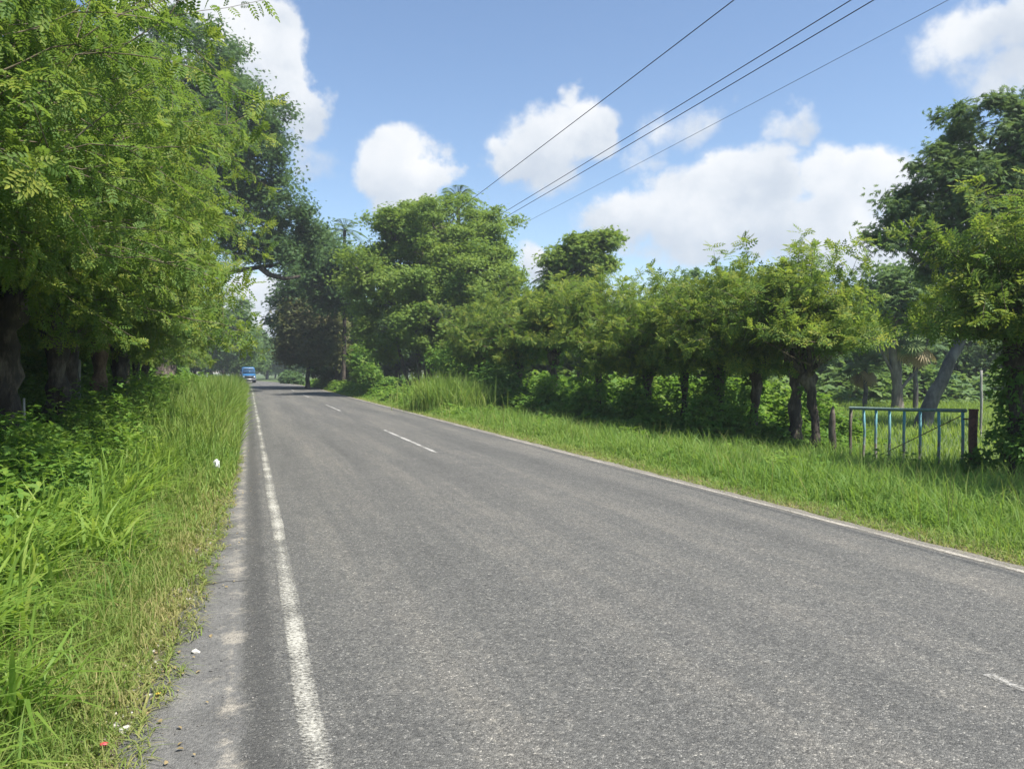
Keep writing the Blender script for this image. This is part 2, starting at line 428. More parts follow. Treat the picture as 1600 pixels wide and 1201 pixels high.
# old shoulder surface: finer, paler, with worn limestone patches
wobx = math_(nt, 'MULTIPLY_ADD', mid.outputs[0], .16, -.08)
xw = math_(nt, 'ADD', xr_, wobx)
sh = ramp(nt, math_(nt, 'MULTIPLY_ADD', mid.outputs[0], .55, math_(nt, 'MULTIPLY', sp.outputs[0], .6)), [(.40, (.085, .083, .078)), (.52, (.140, .136, .128)), (.63, (.185, .18, .168)), (.75, (.30, .28, .245))])
fs = N(nt, 'ShaderNodeMapRange', ins={'Value': xw, 'From Min': -.07, 'From Max': -.02, 'To Min': 1.0, 'To Max': 0.0}).outputs[0]
sp3 = N(nt, 'ShaderNodeTexNoise', ins={'Vector': OB, 'Scale': 26.0, 'Detail': 7.0, 'Roughness': .8})
sh = mixc(nt, .9, sh, ramp(nt, sp3.outputs[0], [(.34, (.30, .30, .30)), (.42, (.85, .85, .85)), (.58, (1.0, 1.0, 1.0)), (.66, (1.75, 1.7, 1.55))]), 'MULTIPLY')
base = mixc(nt, math_(nt, 'MULTIPLY', fs, .75), base, sh)
pn = N(nt, 'ShaderNodeTexNoise', ins={'Vector': OB, 'Scale': 3.1, 'Detail': 7.0, 'Roughness': .75})
pk = N(nt, 'ShaderNodeMapRange', ins={'Value': math_(nt, 'SUBTRACT', pn.outputs[0], math_(nt, 'MULTIPLY', math_(nt, 'ABSOLUTE', math_(nt, 'ADD', xr_, .10)), 1.1)), 'From Min': .46, 'From Max': .58}).outputs[0]
base = mixc(nt, math_(nt, 'MULTIPLY', pk, math_(nt, 'MULTIPLY_ADD', sp.outputs[0], 2.2, -.45, True)), base, (.36, .325, .265))
# dark coarse seam of the overlay edge
se = N(nt, 'ShaderNodeMapRange', interpolation_type='SMOOTHSTEP', ins={'Value': math_(nt, 'ABSOLUTE', math_(nt, 'SUBTRACT', xw, .05)), 'From Min': .02, 'From Max': .13, 'To Min': .9, 'To Max': 0.0}).outputs[0]
base = mixc(nt, math_(nt, 'MULTIPLY', se, math_(nt, 'MULTIPLY_ADD', sp.outputs[0], 2.6, -.75, True)), base, (.040, .039, .037))
# crumbs of pale limestone dust along both edges
ed = N(nt, 'ShaderNodeMapRange', ins={'Value': xr_, 'From Min': 5.72, 'From Max': 6.0}).outputs[0]
base = mixc(nt, math_(nt, 'MULTIPLY', ed, math_(nt, 'MULTIPLY_ADD', sp.outputs[0], 2.4, -.75, True)), base, (.30, .265, .21))
hgt = math_(nt, 'MULTIPLY_ADD', vo.outputs['Distance'], -1.0, math_(nt, 'MULTIPLY', sp.outputs[0], .9))
bp = N(nt, 'ShaderNodeBump', ins={'Height': hgt, 'Strength': .55, 'Distance': .012})
pb = N(nt, 'ShaderNodeBsdfPrincipled', ins={'Base Color': base, 'Roughness': .82, 'Specular IOR Level': .35, 'Normal': bp.outputs[0]})
N(nt, 'ShaderNodeOutputMaterial', ins={'Surface': pb.outputs[0]})
tag(link('road', me, m), kind='structure')

def paint_mat(name, wear, tint=(.74, .72, .64)):
    m, nt = newmat(name)
    tc = N(nt, 'ShaderNodeTexCoord'); at = N(nt, 'ShaderNodeAttribute', attribute_name='wear')
    a = N(nt, 'ShaderNodeTexNoise', ins={'Vector': tc.outputs['Object'], 'Scale': 48.0, 'Detail': 6.0, 'Roughness': .85})
    b = N(nt, 'ShaderNodeTexNoise', ins={'Vector': tc.outputs['Object'], 'Scale': 1.6, 'Detail': 5.0})
    f = math_(nt, 'MULTIPLY_ADD', b.outputs[0], .60, math_(nt, 'SUBTRACT', a.outputs[0], .025))
    f = math_(nt, 'SUBTRACT', f, at.outputs['Fac'])
    k = N(nt, 'ShaderNodeMapRange', ins={'Value': f, 'From Min': wear - .10, 'From Max': wear + .13}).outputs[0]
    col = ramp(nt, a.outputs[0], [(.3, tuple(.62 * t for t in tint)), (.62, tint)])
    pb = N(nt, 'ShaderNodeBsdfPrincipled', ins={'Base Color': col, 'Roughness': .7})
    tr = N(nt, 'ShaderNodeBsdfTransparent')
    mx = N(nt, 'ShaderNodeMixShader', ins={0: k, 1: tr.outputs[0], 2: pb.outputs[0]})
    N(nt, 'ShaderNodeOutputMaterial', ins={'Surface': mx.outputs[0]})
    return m
def stripe(name, y0, y1, x, w, mat, step=.25):
    """x may be a function of y"""
    ys = np.arange(y0, y1 + 1e-6, step if y1 < 60 else step)
    rel = np.array([-.62, -.36, 0, .36, .62])
    xs = (x(ys) if callable(x) else np.full_like(ys, x))[:, None] + (w(ys) if callable(w) else np.full_like(ys, w))[:, None] * rel[None]
    V = np.stack([xs + cshift(ys)[:, None], np.repeat(ys[:, None], 5, 1), road_z(xs) + .005], -1).reshape(-1, 3)
    wear = np.tile(np.array([.50, .10, 0, .10, .50]), len(ys))
    i = np.arange(len(ys) - 1)[:, None] * 5 + np.arange(4)[None]
    Q = np.stack([i, i + 1, i + 6, i + 5], -1).reshape(-1, 4)
    return tag(link(name, mesh_from(name, V, Q, {'wear': wear}), mat), kind='structure')
PM = paint_mat('worn_white_paint', .74, (0.468, 0.45, 0.387)); PM2 = paint_mat('edge_line_paint', .70, (0.423, 0.387, 0.324)); PM3 = paint_mat('centre_dash_paint', .64, (0.45, 0.432, 0.396))
stripe('edge_line', -6, 330, lambda y: .265 + .012 * wob(y, 0 * y, .6), lambda y: .145 + .012 * wob(y, y, .9), PM)
stripe('edge_line', -6, 330, lambda y: 5.84 + .010 * wob(y, 0 * y, .6), lambda y: .105 + .01 * wob(y, y, .9), PM2)
for y0, y1 in [(15.1 + 17 * k, 21.4 + 17 * k) for k in range(7)]:
    stripe('centre_dash', y0, y1, 3.42, .11, PM3, .2)
xs = np.linspace(-.27, .0, 30); yc = 6.42 + .012 * np.sin(xs * 31) + .006 * np.sin(xs * 97) - .06 * (xs + .3)
Vc = np.concatenate([np.stack([xs, yc - .0045, road_z(xs) + .004], -1), np.stack([xs, yc + .0045, road_z(xs) + .004], -1)])
ic = np.arange(29); tag(link('road_crack', mesh_from('road_crack', Vc, np.stack([ic, ic + 1, ic + 31, ic + 30], -1)), plain_mat('crack_dark', (.03, .028, .025), None, .95)), kind='structure')  # thin flat ribbon in one dark tone along the crack
# last scrap of a dash in the near lane
stripe('centre_dash', 2.60, 3.14, 3.62, .10, paint_mat('scrap_paint', .80, (.48, .46, .41)), .03)

# ------------------------------------------------------------------ grass and weeds
def blades(n, px, py, h, w, bend, age, az=None, zoff=-.02, twist=.5):
    n = len(px)
    az = rng.uniform(0, 2 * PI, n) if az is None else az
    s = np.array([0, .34, .70, 1.0]); ws = np.array([.75, 1.0, .72, .06])
    dx, dy = np.cos(az), np.sin(az)
    out = h[:, None] * bend[:, None] * s[None] ** 2
    up = h[:, None] * (s[None] - .55 * np.minimum(bend, 1.4)[:, None] * s[None] ** 2.4)
    z0 = zg(px, py) + zoff
    cx = px[:, None] + dx[:, None] * out; cy = py[:, None] + dy[:, None] * out; cz = z0[:, None] + up
    ta = az + PI / 2 + rng.normal(0, twist, n)
    wx, wy = np.cos(ta), np.sin(ta)
    hw = .5 * w[:, None] * ws[None]
    L = np.stack([cx - wx[:, None] * hw, cy - wy[:, None] * hw, cz], -1)
    R = np.stack([cx + wx[:, None] * hw, cy + wy[:, None] * hw, cz], -1)
    V = np.stack([L, R], 2).reshape(-1, 3)                       # per blade: 4 x (L,R)
    k = np.arange(3) * 2
    q = np.stack([k, k + 1, k + 3, k + 2], -1)
    Q = (q[None] + (np.arange(n) * 8)[:, None, None]).reshape(-1, 4)
    return V, Q, np.repeat(age, 8)

class Stuff:
    def __init__(s): s.V = []; s.Q = []; s.A = []; s.n = 0
    def add(s, V, Q, A):
        s.V.append(V); s.Q.append(Q + s.n); s.A.append(A); s.n += len(V)
    def build(s, name, mat, parent=None):
        return link(name, mesh_from(name, np.concatenate(s.V), np.concatenate(s.Q), {'age': np.concatenate(s.A)}), mat, parent)

def scatter(n, x0, x1, y0, y1, dens_fall=0.0, curve=True):
    """random points; thin out with distance as 1/(1+fall*y)"""
    y = rng.uniform(0, 1, n)
    if dens_fall > 0:
        y = (np.exp(y * math.log(1 + dens_fall * (y1 - y0))) - 1) / dens_fall + y0
    else:
        y = y0 + y * (y1 - y0)
    x = rng.uniform(x0, x1, n)
    if curve: x = x + cshift(y)
    return x, y
def U(a, b, n): return rng.uniform(a, b, n)

# --- left, short dry turf next to the asphalt
S = Stuff()
x, y = scatter(130000, -1.75, -.16, .8, 26, .5)
keep = (x < edge_left(y) + .02 - np.abs(rng.normal(0, .10, len(x)))) & (rng.uniform(0, 1, len(x)) < .35 + .65 * sstep(-.35, -.7, x) + .4 * (wob(x, y, 5.0) > .1))
x, y = x[keep], y[keep]; n = len(x); far = 1 + y * .10
S.add(*blades(n, x, y, U(.05, .15, n) * (1 + .9 * sstep(-.5, -1.2, x)), U(.0035, .007, n) * far, U(.15, .9, n), np.clip(U(-.1, .85, n) + .35 * wob(x, y, 3.3) + .45 * sstep(-.75, -.45, x), 0, 1)))
n = 900
y = U(2.5, 14, n); x = U(-2.2, -.55, n)
S.add(*blades(n, x, y, U(.25, .62, n), U(.003, .005, n), U(.1, .6, n), U(.5, 1.0, n)))
# runners creeping over the asphalt edge
n = 5200
y = U(1.2, 16, n); x = edge_left(y) + .03 + U(-.12, .10, n) * (wob(y, y, 3.0, 5.) > -.1)
S.add(*blades(n, x, y, U(.04, .10, n), U(.003, .006, n) * (1 + y * .08), U(.7, 1.6, n), U(.4, 1.0, n), zoff=.03))
tag(S.build('short_dry_turf', M['dry']), 'short dry yellowish grass along the left asphalt edge', 'grass', kind='stuff')

# --- left, long arching grass tussocks
S = Stuff()
for k in range(270):
    yy = 2.7 + 11.5 * rng.random() ** 1.15; xx = -1.08 - 2.0 * rng.random() ** 1.1 + .10 * rng.normal()
    m_ = rng.integers(18, 32)
    bx = xx + .07 * rng.normal(size=m_); by = yy + .07 * rng.normal(size=m_)
    h = U(.42, .92, m_) * (.75 + .30 * min(1, max(0, (yy - 2.6) / 1.6))) * (1 if xx < -1.2 else .8) * rng.uniform(.75, 1.1)
    az = np.where(rng.random(m_) < .45, rng.normal(-.3, .9, m_), U(0, 2 * PI, m_))   # more lean out towards the road
    S.add(*blades(m_, bx, by, h, U(.019, .034, m_), U(.15, 1.15, m_), np.clip(U(0, .75, m_) + rng.normal(0, .12), 0, 1), az=az, twist=.45))
tag(S.build('long_grass', M['longgrass']), 'long bright arching grass blades on the left verge', 'grass', kind='stuff')

# --- left, fine fill grass below everything on the verge
S = Stuff()
x, y = scatter(52000, -6.0, -.75, 1.0, 60, .35)
keep = x < -.75 - .25 * rng.random(len(x)); x, y = x[keep], y[keep]; n = len(x)
S.add(*blades(n, x, y, U(.15, .45, n), U(.005, .010, n) * (1 + y * .05), U(.2, 1.1, n), U(0, .9, n)))
tag(S.build('verge_grass', M['grass']), 'green grass filling the left verge below the weeds', 'grass', kind='stuff')

# --- left, tall cane grass farther along the verge
S = Stuff()
x, y = scatter(30000, -2.6, -.20, 8.5, 75, .08)
k = rng.random(len(x)) < .15 + .85 * sstep(8.5, 15, y); x, y = x[k], y[k]
hmax = .22 + 1.38 * sstep(8.5, 22, y)
n = len(x)
S.add(*blades(n, x, y, hmax * U(.55, 1.08, n) * (1 - .42 * sstep(-.75, -.15, x - cshift(y))), U(.010, .020, n) * (1 + y * .025), U(.1, .75, n), U(0, 1, n)))
tag(S.build('tall_verge_grass', M['cane']), 'tall upright cane like grass hiding the left road edge', 'grass', kind='stuff')

# --- left, leafy weeds
def weeds(name, n, x0, x1, y0, y1, fall, hfun, size, T, mat, label, curve=True):
    x, y = scatter(n, x0, x1, y0, y1, fall, curve)
    H = hfun(x, y); keep = H > .05
    x, y, H = x[keep], y[keep], H[keep]; n = len(x)
    t = rng.random(n) ** .6
    z = zg(x, y) + H * (.08 + .92 * t)
    pos = np.stack([x, y, z], -1)
    a = U(0, 2 * PI, n)
    ax = np.stack([np.cos(a), np.sin(a), U(-.5, .5, n)], -1)
    nr = np.stack([rng.normal(0, .45, n), rng.normal(0, .45, n), np.ones(n)], -1)
    sz = U(*size, n) * (1 + np.maximum(y - 8, 0) * .018)
    return tag(link(name, leaves(name, pos, ax, nr, sz, T, np.clip(t * .7 + U(-.2, .3, n), 0, 1)), mat), label, 'undergrowth', kind='stuff')
def hl(x, y):
    return np.maximum(0, (.22 + .62 * sstep(3, 9, y) * sstep(-1.0, -2.2, x - cshift(y)) + .30 * sstep(12, 20, y)) * (1 + .55 * wob(x, y, 1.5) + .25 * wob(x, y, 4.4)) - .06)
weeds('leafy_weeds', 52000, -6.5, -1.35, 3.0, 55, .12, hl, (.05, .12), T_WEED, M['weed'], 'leafy green weeds under the trees on the left verge')
weeds('small_leaf_weeds', 30000, -3.2, -.7, 6.0, 40, .10, lambda x, y: hl(x, y) * (.75 + .3 * (wob(x, y, 2.2, 3.) > 0)) * sstep(-.65, -1.0, x - cshift(y)), (.03, .06), T_SPRAY, M['weed_dark'], 'small leaved trailing weeds in front of the left trees')

# --- right verge
S = Stuff()
x, y = scatter(120000, 6.12, 12.6, 1.0, 62, .20)
xx = x - cshift(y); n = len(x)
hh = (.10 + .46 * sstep(6.1, 7.8, xx)) * (1 + .38 * wob(x, y, 1.3) + .28 * wob(x, y, 3.6)) * (1 + .3 * sstep(25, 45, y))
S.add(*blades(n, x, y, hh * U(.6, 1.25, n), U(.007, .015, n) * (1 + np.maximum(y - 6, 0) * .035), U(.15, 1.25, n), np.clip(U(0, .8, n) + .9 * (1 - sstep(6.1, 6.9, xx)) * U(.3, 1, n), 0, 1)))
tag(S.build('verge_grass', M['grass']), 'knee high bright green grass along the right verge', 'grass', kind='stuff')
S = Stuff()
x, y = scatter(26000, 5.93, 6.65, 1.0, 70, .12); n = len(x)
S.add(*blades(n, x, y, U(.03, .14, n), U(.004, .008, n) * (1 + y * .05), U(.4, 1.6, n), np.clip(U(.2, 1.2, n), 0, 1)))
tag(S.build('short_dry_turf', M['dry']), 'dry brown grass fringe along the right edge line', 'grass', kind='stuff')

weeds('verge_weeds', 13000, 6.8, 12.0, 3, 32, .06, lambda x, y: np.maximum(0, .50 * sstep(6.7, 7.6, x) * sstep(.12, .6, wob(x, y, .9, 6.)) * (1 + .4 * wob(x, y, 3.3)) - .04), (.05, .11), T_WEED, M['weed'], 'patches of leafy weeds standing in the right verge grass')
S = Stuff(); n = 1500; x, y = scatter(n, 6.3, 12, 3, 40, .05)
S.add(*blades(n, x, y, U(.45, .95, n), U(.004, .007, n) * (1 + y * .03), U(.1, .7, n), U(.55, 1.0, n)))
tag(S.build('seed_stalks', M['dry']), 'thin dry seed stalks sticking out of the right verge grass', 'grass', kind='stuff')

# --- field behind the gate
S = Stuff()
x, y = scatter(90000, 12.8, 52, 2, 62, 0, False); n = len(x)
S.add(*blades(n, x, y, U(.22, .50, n), U(.014, .03, n), U(.1, .8, n), np.clip(.4 + .35 * wob(x, y, .25) + U(-.3, .35, n), 0, 1)))
tag(S.build('field_grass', M['field']), 'sunlit light green pasture grass behind the turquoise gate', 'grass', kind='stuff')

# --- right undergrowth below the pollards and beside the far road
def hr(x, y):
    xr = x - cshift(y)
    return np.maximum(0, (.62 + .5 * sstep(22, 36, y)) * sstep(9.2, 10.9, xr) * (1 - sstep(13.2, 14.6, xr)) * (1 + .5 * wob(x, y, 1.2, 2.) + .25 * wob(x, y, 3.7)) * sstep(14.2, 16.5, y) - .05)
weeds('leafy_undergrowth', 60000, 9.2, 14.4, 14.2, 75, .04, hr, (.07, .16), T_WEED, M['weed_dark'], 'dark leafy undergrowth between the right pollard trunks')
def hr3(x, y):
    return np.maximum(0, 1.75 * sstep(13.0, 14.0, x) * (1 - sstep(16, 17.5, x)) * sstep(17.0, 19.5, y) * sstep(-.55, .35, wob(x, y, .55, 7.)) * (1 + .3 * wob(x, y, 2.9)) - .1)
weeds('wild_hedge', 40000, 13.0, 17.5, 16.5, 62, .02, hr3, (.09, .18), T_WEED, M['weed'], 'tangled man high shrubs filling the gaps behind the right pollard trunks', curve=False)
def hf(x, y):
    z = x * SA + y * CA
    return np.maximum(0, 2.3 * sstep(47, 50, z) * (1 - sstep(58, 62, z)) * (1 + .45 * wob(x, y, .35, 3.)) - .1)
weeds('woodland_edge', 30000, 13, 72, 22, 66, 0, hf, (.22, .4), T_WEED, M['far'], 'dense green shrubs along the far woodland edge of the pasture', curve=False)
def hl3(x, y):
    xr = x - cshift(y)
    return np.maximum(0, 2.6 * sstep(-5.2, -6.6, xr) * (1 - sstep(-8.5, -10.5, xr)) * (1 + .4 * wob(x, y, .8, 9.) + .2 * wob(x, y, 2.6)) - .1)
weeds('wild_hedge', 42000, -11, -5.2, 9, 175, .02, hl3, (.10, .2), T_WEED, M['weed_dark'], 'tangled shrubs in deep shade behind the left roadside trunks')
def hr2(x, y):
    xr = x - cshift(y)
    return np.maximum(0, (.38 + .35 * sstep(30, 40, y)) * sstep(6.3, 7.4, xr) * (1 + .6 * wob(x, y, 1.1, 4.) + .3 * wob(x, y, 3.1)) * sstep(24, 29, y) - .05)
weeds('low_creeper', 34000, 6.3, 11.0, 24, 95, .04, hr2, (.06, .13), T_WEED, M['weed'], 'low creeping plants beside the right edge line')

# ------------------------------------------------------------------ pollard trees
def wander(a, b, n, amp, r):
    t = np.linspace(0, 1, n)[:, None]
    p = a + (b - a) * t
    w = np.cumsum(r.normal(0, amp, (n, 3)), 0); w -= w[0] + (w[-1] - w[0]) * t
    return p + w

def pollard(seed, height=5.0, head=2.1, r0=.20, nshoot=60, shoot=(1.3, 2.6), spread=1.0, T=T_MID, leaf=(.17, .28), space=.085, low=-.1, lean=(0, 0), sag=1.0, zmin=0.0, up=0.0, rosette=7, rag=.30, ivy=0):
    r = np.random.default_rng(seed)
    tm = MB()
    top = np.array([lean[0], lean[1], head])
    pts = wander(np.array([0, 0, -.15]), top, 15, .02, r)
    t = np.linspace(0, 1, 15)
    rad = r0 * (1 + .55 * np.exp(-t * 9) - .12 * np.sin(t * PI) + .65 * sstep(.72, 1.0, t)) * (1 + .10 * r.normal(size=15))
    tm.tube(pts, rad, 14, rough=.17, seed=seed)
    heads = [top]
    na = r.integers(4, 7)
    for k in range(na):
        a = 2 * PI * k / na + r.normal(0, .3); el = r.uniform(.3, 1.1); L = r.uniform(.35, .85)
        e = top + L * np.array([math.cos(a) * math.cos(el), math.sin(a) * math.cos(el), math.sin(el)])
        q = wander(top - np.array([0, 0, .15]), e, 6, .02, r)
        tm.tube(q, np.linspace(r0 * .85, r0 * .5, 6) * (1 + .15 * r.normal(size=6)), 9, rough=.16, seed=seed + k)
        heads.append(e)
    sm = MB(); LP = []; LA = []; LN = []; LS = []; AG = []
    def strand(p0, d, L, droop, rad0, n0, lv0):
        n = max(5, int(L / .22)); s = np.linspace(0, 1, n)[:, None]
        wv = np.cumsum(r.normal(0, .018 * L, (n, 3)), 0)
        pt = p0 + d * L * s + np.array([0, 0, -1.0]) * droop * L * s ** 2 + wv * s
        if pt[-1, 2] < zmin + .2: pt[:, 2] += (zmin + .2 - pt[-1, 2]) * s[:, 0] ** 1.3
        sm.tube(pt, np.linspace(rad0, rad0 * .25, n), 4, cap=False)
        m_ = int(L * (1 - lv0) / space)
        if m_ > 0:
            u = lv0 + (1 - lv0) * (np.arange(m_) + r.random(m_) * .6) / m_
            u = np.clip(u, 0, 1)
            idx = u * (n - 1); i0 = np.minimum(idx.astype(int), n - 2); fr = (idx - i0)[:, None]
            pos = pt[i0] * (1 - fr) + pt[i0 + 1] * fr
            tan = norm(pt[i0 + 1] - pt[i0])
            side = norm(np.cross(tan, r.normal(size=(m_, 3))))
            ax = norm(side * .9 + tan * .45 + np.array([0, 0, -.25])); ax[:, 2] -= .12
            nr = np.array([0, 0, 1.0]) + .45 * r.normal(size=(m_, 3)) + .25 * norm(pos - top)
            LP.append(pos); LA.append(ax); LN.append(nr); LS.append(r.uniform(*leaf, m_) * (1 - .3 * (u > .9)))
            AG.append(np.clip((u - .55) * 1.4 + r.normal(0, .12, m_), 0, 1) * (rad0 < .012) + np.clip(u - .75, 0, 1) * 2.2 * (rad0 >= .012))
        if rosette:
            q = rosette; tan = norm(pt[-1] - pt[-2])
            side = norm(np.cross(tan, r.normal(size=(q, 3))))
            LP.append(pt[-1] + r.normal(0, .02, (q, 3))); LA.append(norm(side + tan * r.uniform(.1, .9, (q, 1))) + np.array([0, 0, .05]))
            LN.append(np.array([0, 0, .8]) + tan * .6 + .35 * r.normal(size=(q, 3))); LS.append(r.uniform(*leaf, q) * 1.0); AG.append(np.clip(r.normal(.75, .25, q), 0, 1))
        return pt
    for k in range(nshoot):
        h = heads[r.integers(0, len(heads))]
        a = r.uniform(0, 2 * PI); el = r.uniform(low, 1.45)
        d = np.array([math.cos(a) * math.cos(el), math.sin(a) * math.cos(el), math.sin(el)])
        L = r.uniform(*shoot) * (1 + up * 2 * max(0.0, math.sin(el) - .5)) * (spread + (1 - spread) * math.sin(el))
        L = min(L, 3.0 / max(.3, math.cos(el)))
        L = min(L, (height - h[2]) / max(.25, math.sin(el)) * 1.05)
        pt = strand(h + r.normal(0, .06, 3), d, L, r.uniform(.05, .35) * sag, r.uniform(.008, .017), 6, .15)
        for q in range(r.integers(3, 7)):
            i = r.integers(1, len(pt) - 1)
            dd = norm(d * .6 + r.normal(0, .6, 3) + np.array([0, 0, .15]))
            strand(pt[i], dd, L * r.uniform(.25, .5), r.uniform(.05, .4), .007, 4, .1)
    LP, LA, LN, LS, AG = map(np.concatenate, (LP, LA, LN, LS, AG))
    iv = None
    if ivy:
        zz = r.uniform(0, 1, ivy) ** 1.1 * head * 1.05; aa = r.uniform(0, 2 * PI, ivy) * .55 + 1.2 * np.sin(zz * 2.3 + seed) + seed
        rr = r0 * 1.15 + np.abs(r.normal(0, .10, ivy)) + .06
        tr = zz / head
        ip = np.stack([lean[0] * tr + rr * np.cos(aa), lean[1] * tr + rr * np.sin(aa), zz], -1)
        io = np.stack([np.cos(aa), np.sin(aa), np.full(ivy, -.5)], -1) + .6 * r.normal(size=(ivy, 3))
        iv = leaves('ivy', ip, io, np.stack([np.cos(aa), np.sin(aa), np.full(ivy, .7)], -1) + .3 * r.normal(size=(ivy, 3)), r.uniform(.07, .15, ivy), T_WEED, r.random(ivy))
    k = (LP[:, 2] > zmin + r.normal(0, rag, len(LP)) + .3 * np.sin(LP[:, 0] * 1.9 + seed) * np.cos(LP[:, 1] * 1.6)) & (LP[:, 2] < height + r.normal(0, .15, len(LP)))
    return (tm.mesh('trunk'), sm.mesh('branches'), leaves('crown', LP[k], LA[k], LN[k], LS[k], T, AG[k])) + ((iv,) if ivy else ())

def place(meshes, name, loc, label, cat, group, rz=0.0, s=(1, 1, 1), mats=('bark', 'twig', 'pollard')):
    t = empty(name, loc, label, cat, group, rz); t.scale = s
    for nm, me, ma in zip(('trunk', 'branches', 'crown', 'ivy'), meshes, tuple(mats) + ('weed_dark',)):
        link(nm, me, M[ma], t)
    return t

small = [pollard(100 + k, height=(5.6, 5.9, 5.0, 5.4, 6.2)[k], head=(2.3, 2.5, 2.1, 2.5, 2.35)[k], r0=(.125, .135, .15, .12, .11)[k], nshoot=(84, 84, 92, 80, 74)[k], shoot=(1.0, 2.9), spread=(.66, .64, .78, .66, .55)[k], space=.078, low=.05, leaf=(.17, .27), lean=((.1, 0), (-.12, .1), (.2, -.15), (0, .1), (-.25, .2))[k], zmin=(2.05, 2.75, 1.85, 2.75, 2.2)[k], sag=.75, rag=.45, ivy=(420, 150, 650, 300, 200)[k]) for k in range(5)]
G_R = 'pollarded living fence trees along the right verge'
G_L = 'leafy roadside trees in a row along the left verge'
def ground_at(x, y): return np.array([x, y, float(zg(x, y))])
RT = [(12.0, 6.6, 1, 1.0, 'pollard tree past the gate at the far right picture edge, only its crown reaching in'),
      (12.2, 10.1, 0, .95, 'vine wrapped pollard tree standing just right of the rusty gatepost'),
      (12.25, 15.85, 1, .98, 'stout pollard tree with pale scarred trunk nearest left of the gate'),
      (12.15, 17.4, 2, .92, 'pollard tree half hidden behind the stout one left of the gate'),
      (12.3, 18.9, 0, .96, 'pollard tree with V shaped head, second trunk gap left of the gate'),
      (12.2, 20.9, 1, .98, 'slim dark pollard with twiggy head, third clear trunk left of the gate'),
      (12.3, 23.8, 2, 1.0, 'dark pollard with flaring head in the middle of the right row'),
      (12.2, 26.9, 0, 1.04, 'ivy clad pollard beside the broad black headed one'),
      (12.1, 31.3, 1, 1.12, 'pollard with broad black bushy head near the pale broad leaved vine'),
      (12.0, 35.8, 2, 1.15, 'yellowish pollard behind the tall cane grass clump'),
      (11.8, 40.6, 0, 1.15, 'last pollard of the right row, tucked against the big domed tree')]
for k, (x, y, vi, s, lab) in enumerate(RT):
    place(small[(vi + 3 * (k % 2)) % 5], 'pollard_tree', ground_at(x, y), lab, 'tree', G_R, rz=k * 2.1 + .4, s=(s * 1.02, s * 1.02, s))
# second stem right next to the stout one
stem2 = pollard(141, height=5.0, head=1.95, r0=.10, nshoot=34, shoot=(1.0, 2.4), spread=.7, lean=(.0, .42), zmin=2.5)
place(stem2, 'pollard_tree', ground_at(12.2, 14.95), 'thin leaning pollard stem with grey bark beside the stout one left of the gate', 'tree', G_R)

big_near = pollard(201, height=9.2, head=3.0, r0=.22, nshoot=155, shoot=(1.7, 3.7), T=T_NEAR, leaf=(.125, .205), space=.058, low=.0, sag=.6, zmin=2.5, up=.75, rag=.4)
big = [pollard(210 + k, height=8.6, head=2.9, r0=.20, nshoot=140, shoot=(1.7, 3.7), T=T_MID, leaf=(.145, .235), space=.064, low=-.02, sag=.8, zmin=2.0, up=.6, rag=.4) for k in range(2)]
LT = [(-3.6, 8.2, 9, 1.0, 'nearest left roadside tree, leaf mass filling the upper left picture corner'),
      (-3.7, 11.2, 9, 1.0, 'second left roadside tree, its crown arching over the bright long grass'),
      (-3.55, 14.2, 0, 1.0, 'left roadside tree with the widest dark trunk at the left picture edge'),
      (-3.5, 17.0, 1, 1.0, 'left roadside tree with the second dark leaning trunk'),
      (-3.75, 19.6, 0, .97, 'left roadside tree between the second dark trunk and the brown sunlit trunk'),
      (-3.5, 22.3, 1, .98, 'left roadside tree with brown sunlit bark on its trunk'),
      (-3.6, 26.0, 0, .98, 'left roadside tree just beyond the brown sunlit trunk'),
      (-4.3, 30.0, 1, .92, 'left roadside tree above the start of the tall cane grass'),
      (-4.7, 35.0, 0, .92, 'left roadside tree above the far cane grass'),
      (-5.0, 41.0, 1, .92, 'left roadside tree before the tall dark tree'),
      (-5.4, 48.0, 0, .90, 'left roadside tree right under the tall dark tree'),
      (-6.4, 78.0, 1, .95, 'left roadside tree beyond the tall dark tree'),
      (-7.4, 92.0, 0, 1.0, 'farthest left roadside tree, just before the blue van')]
for k, (x, y, vi, s, lab) in enumerate(LT):
    ms = big_near if vi == 9 else big[vi]
    place(ms, 'roadside_tree', ground_at(x, y), lab, 'tree', G_L, rz=k * 1.7 + .9, s=(s, s, s), mats=('bark_sunlit' if 'brown sunlit bark' in lab else 'bark', 'twig', 'roadside'))

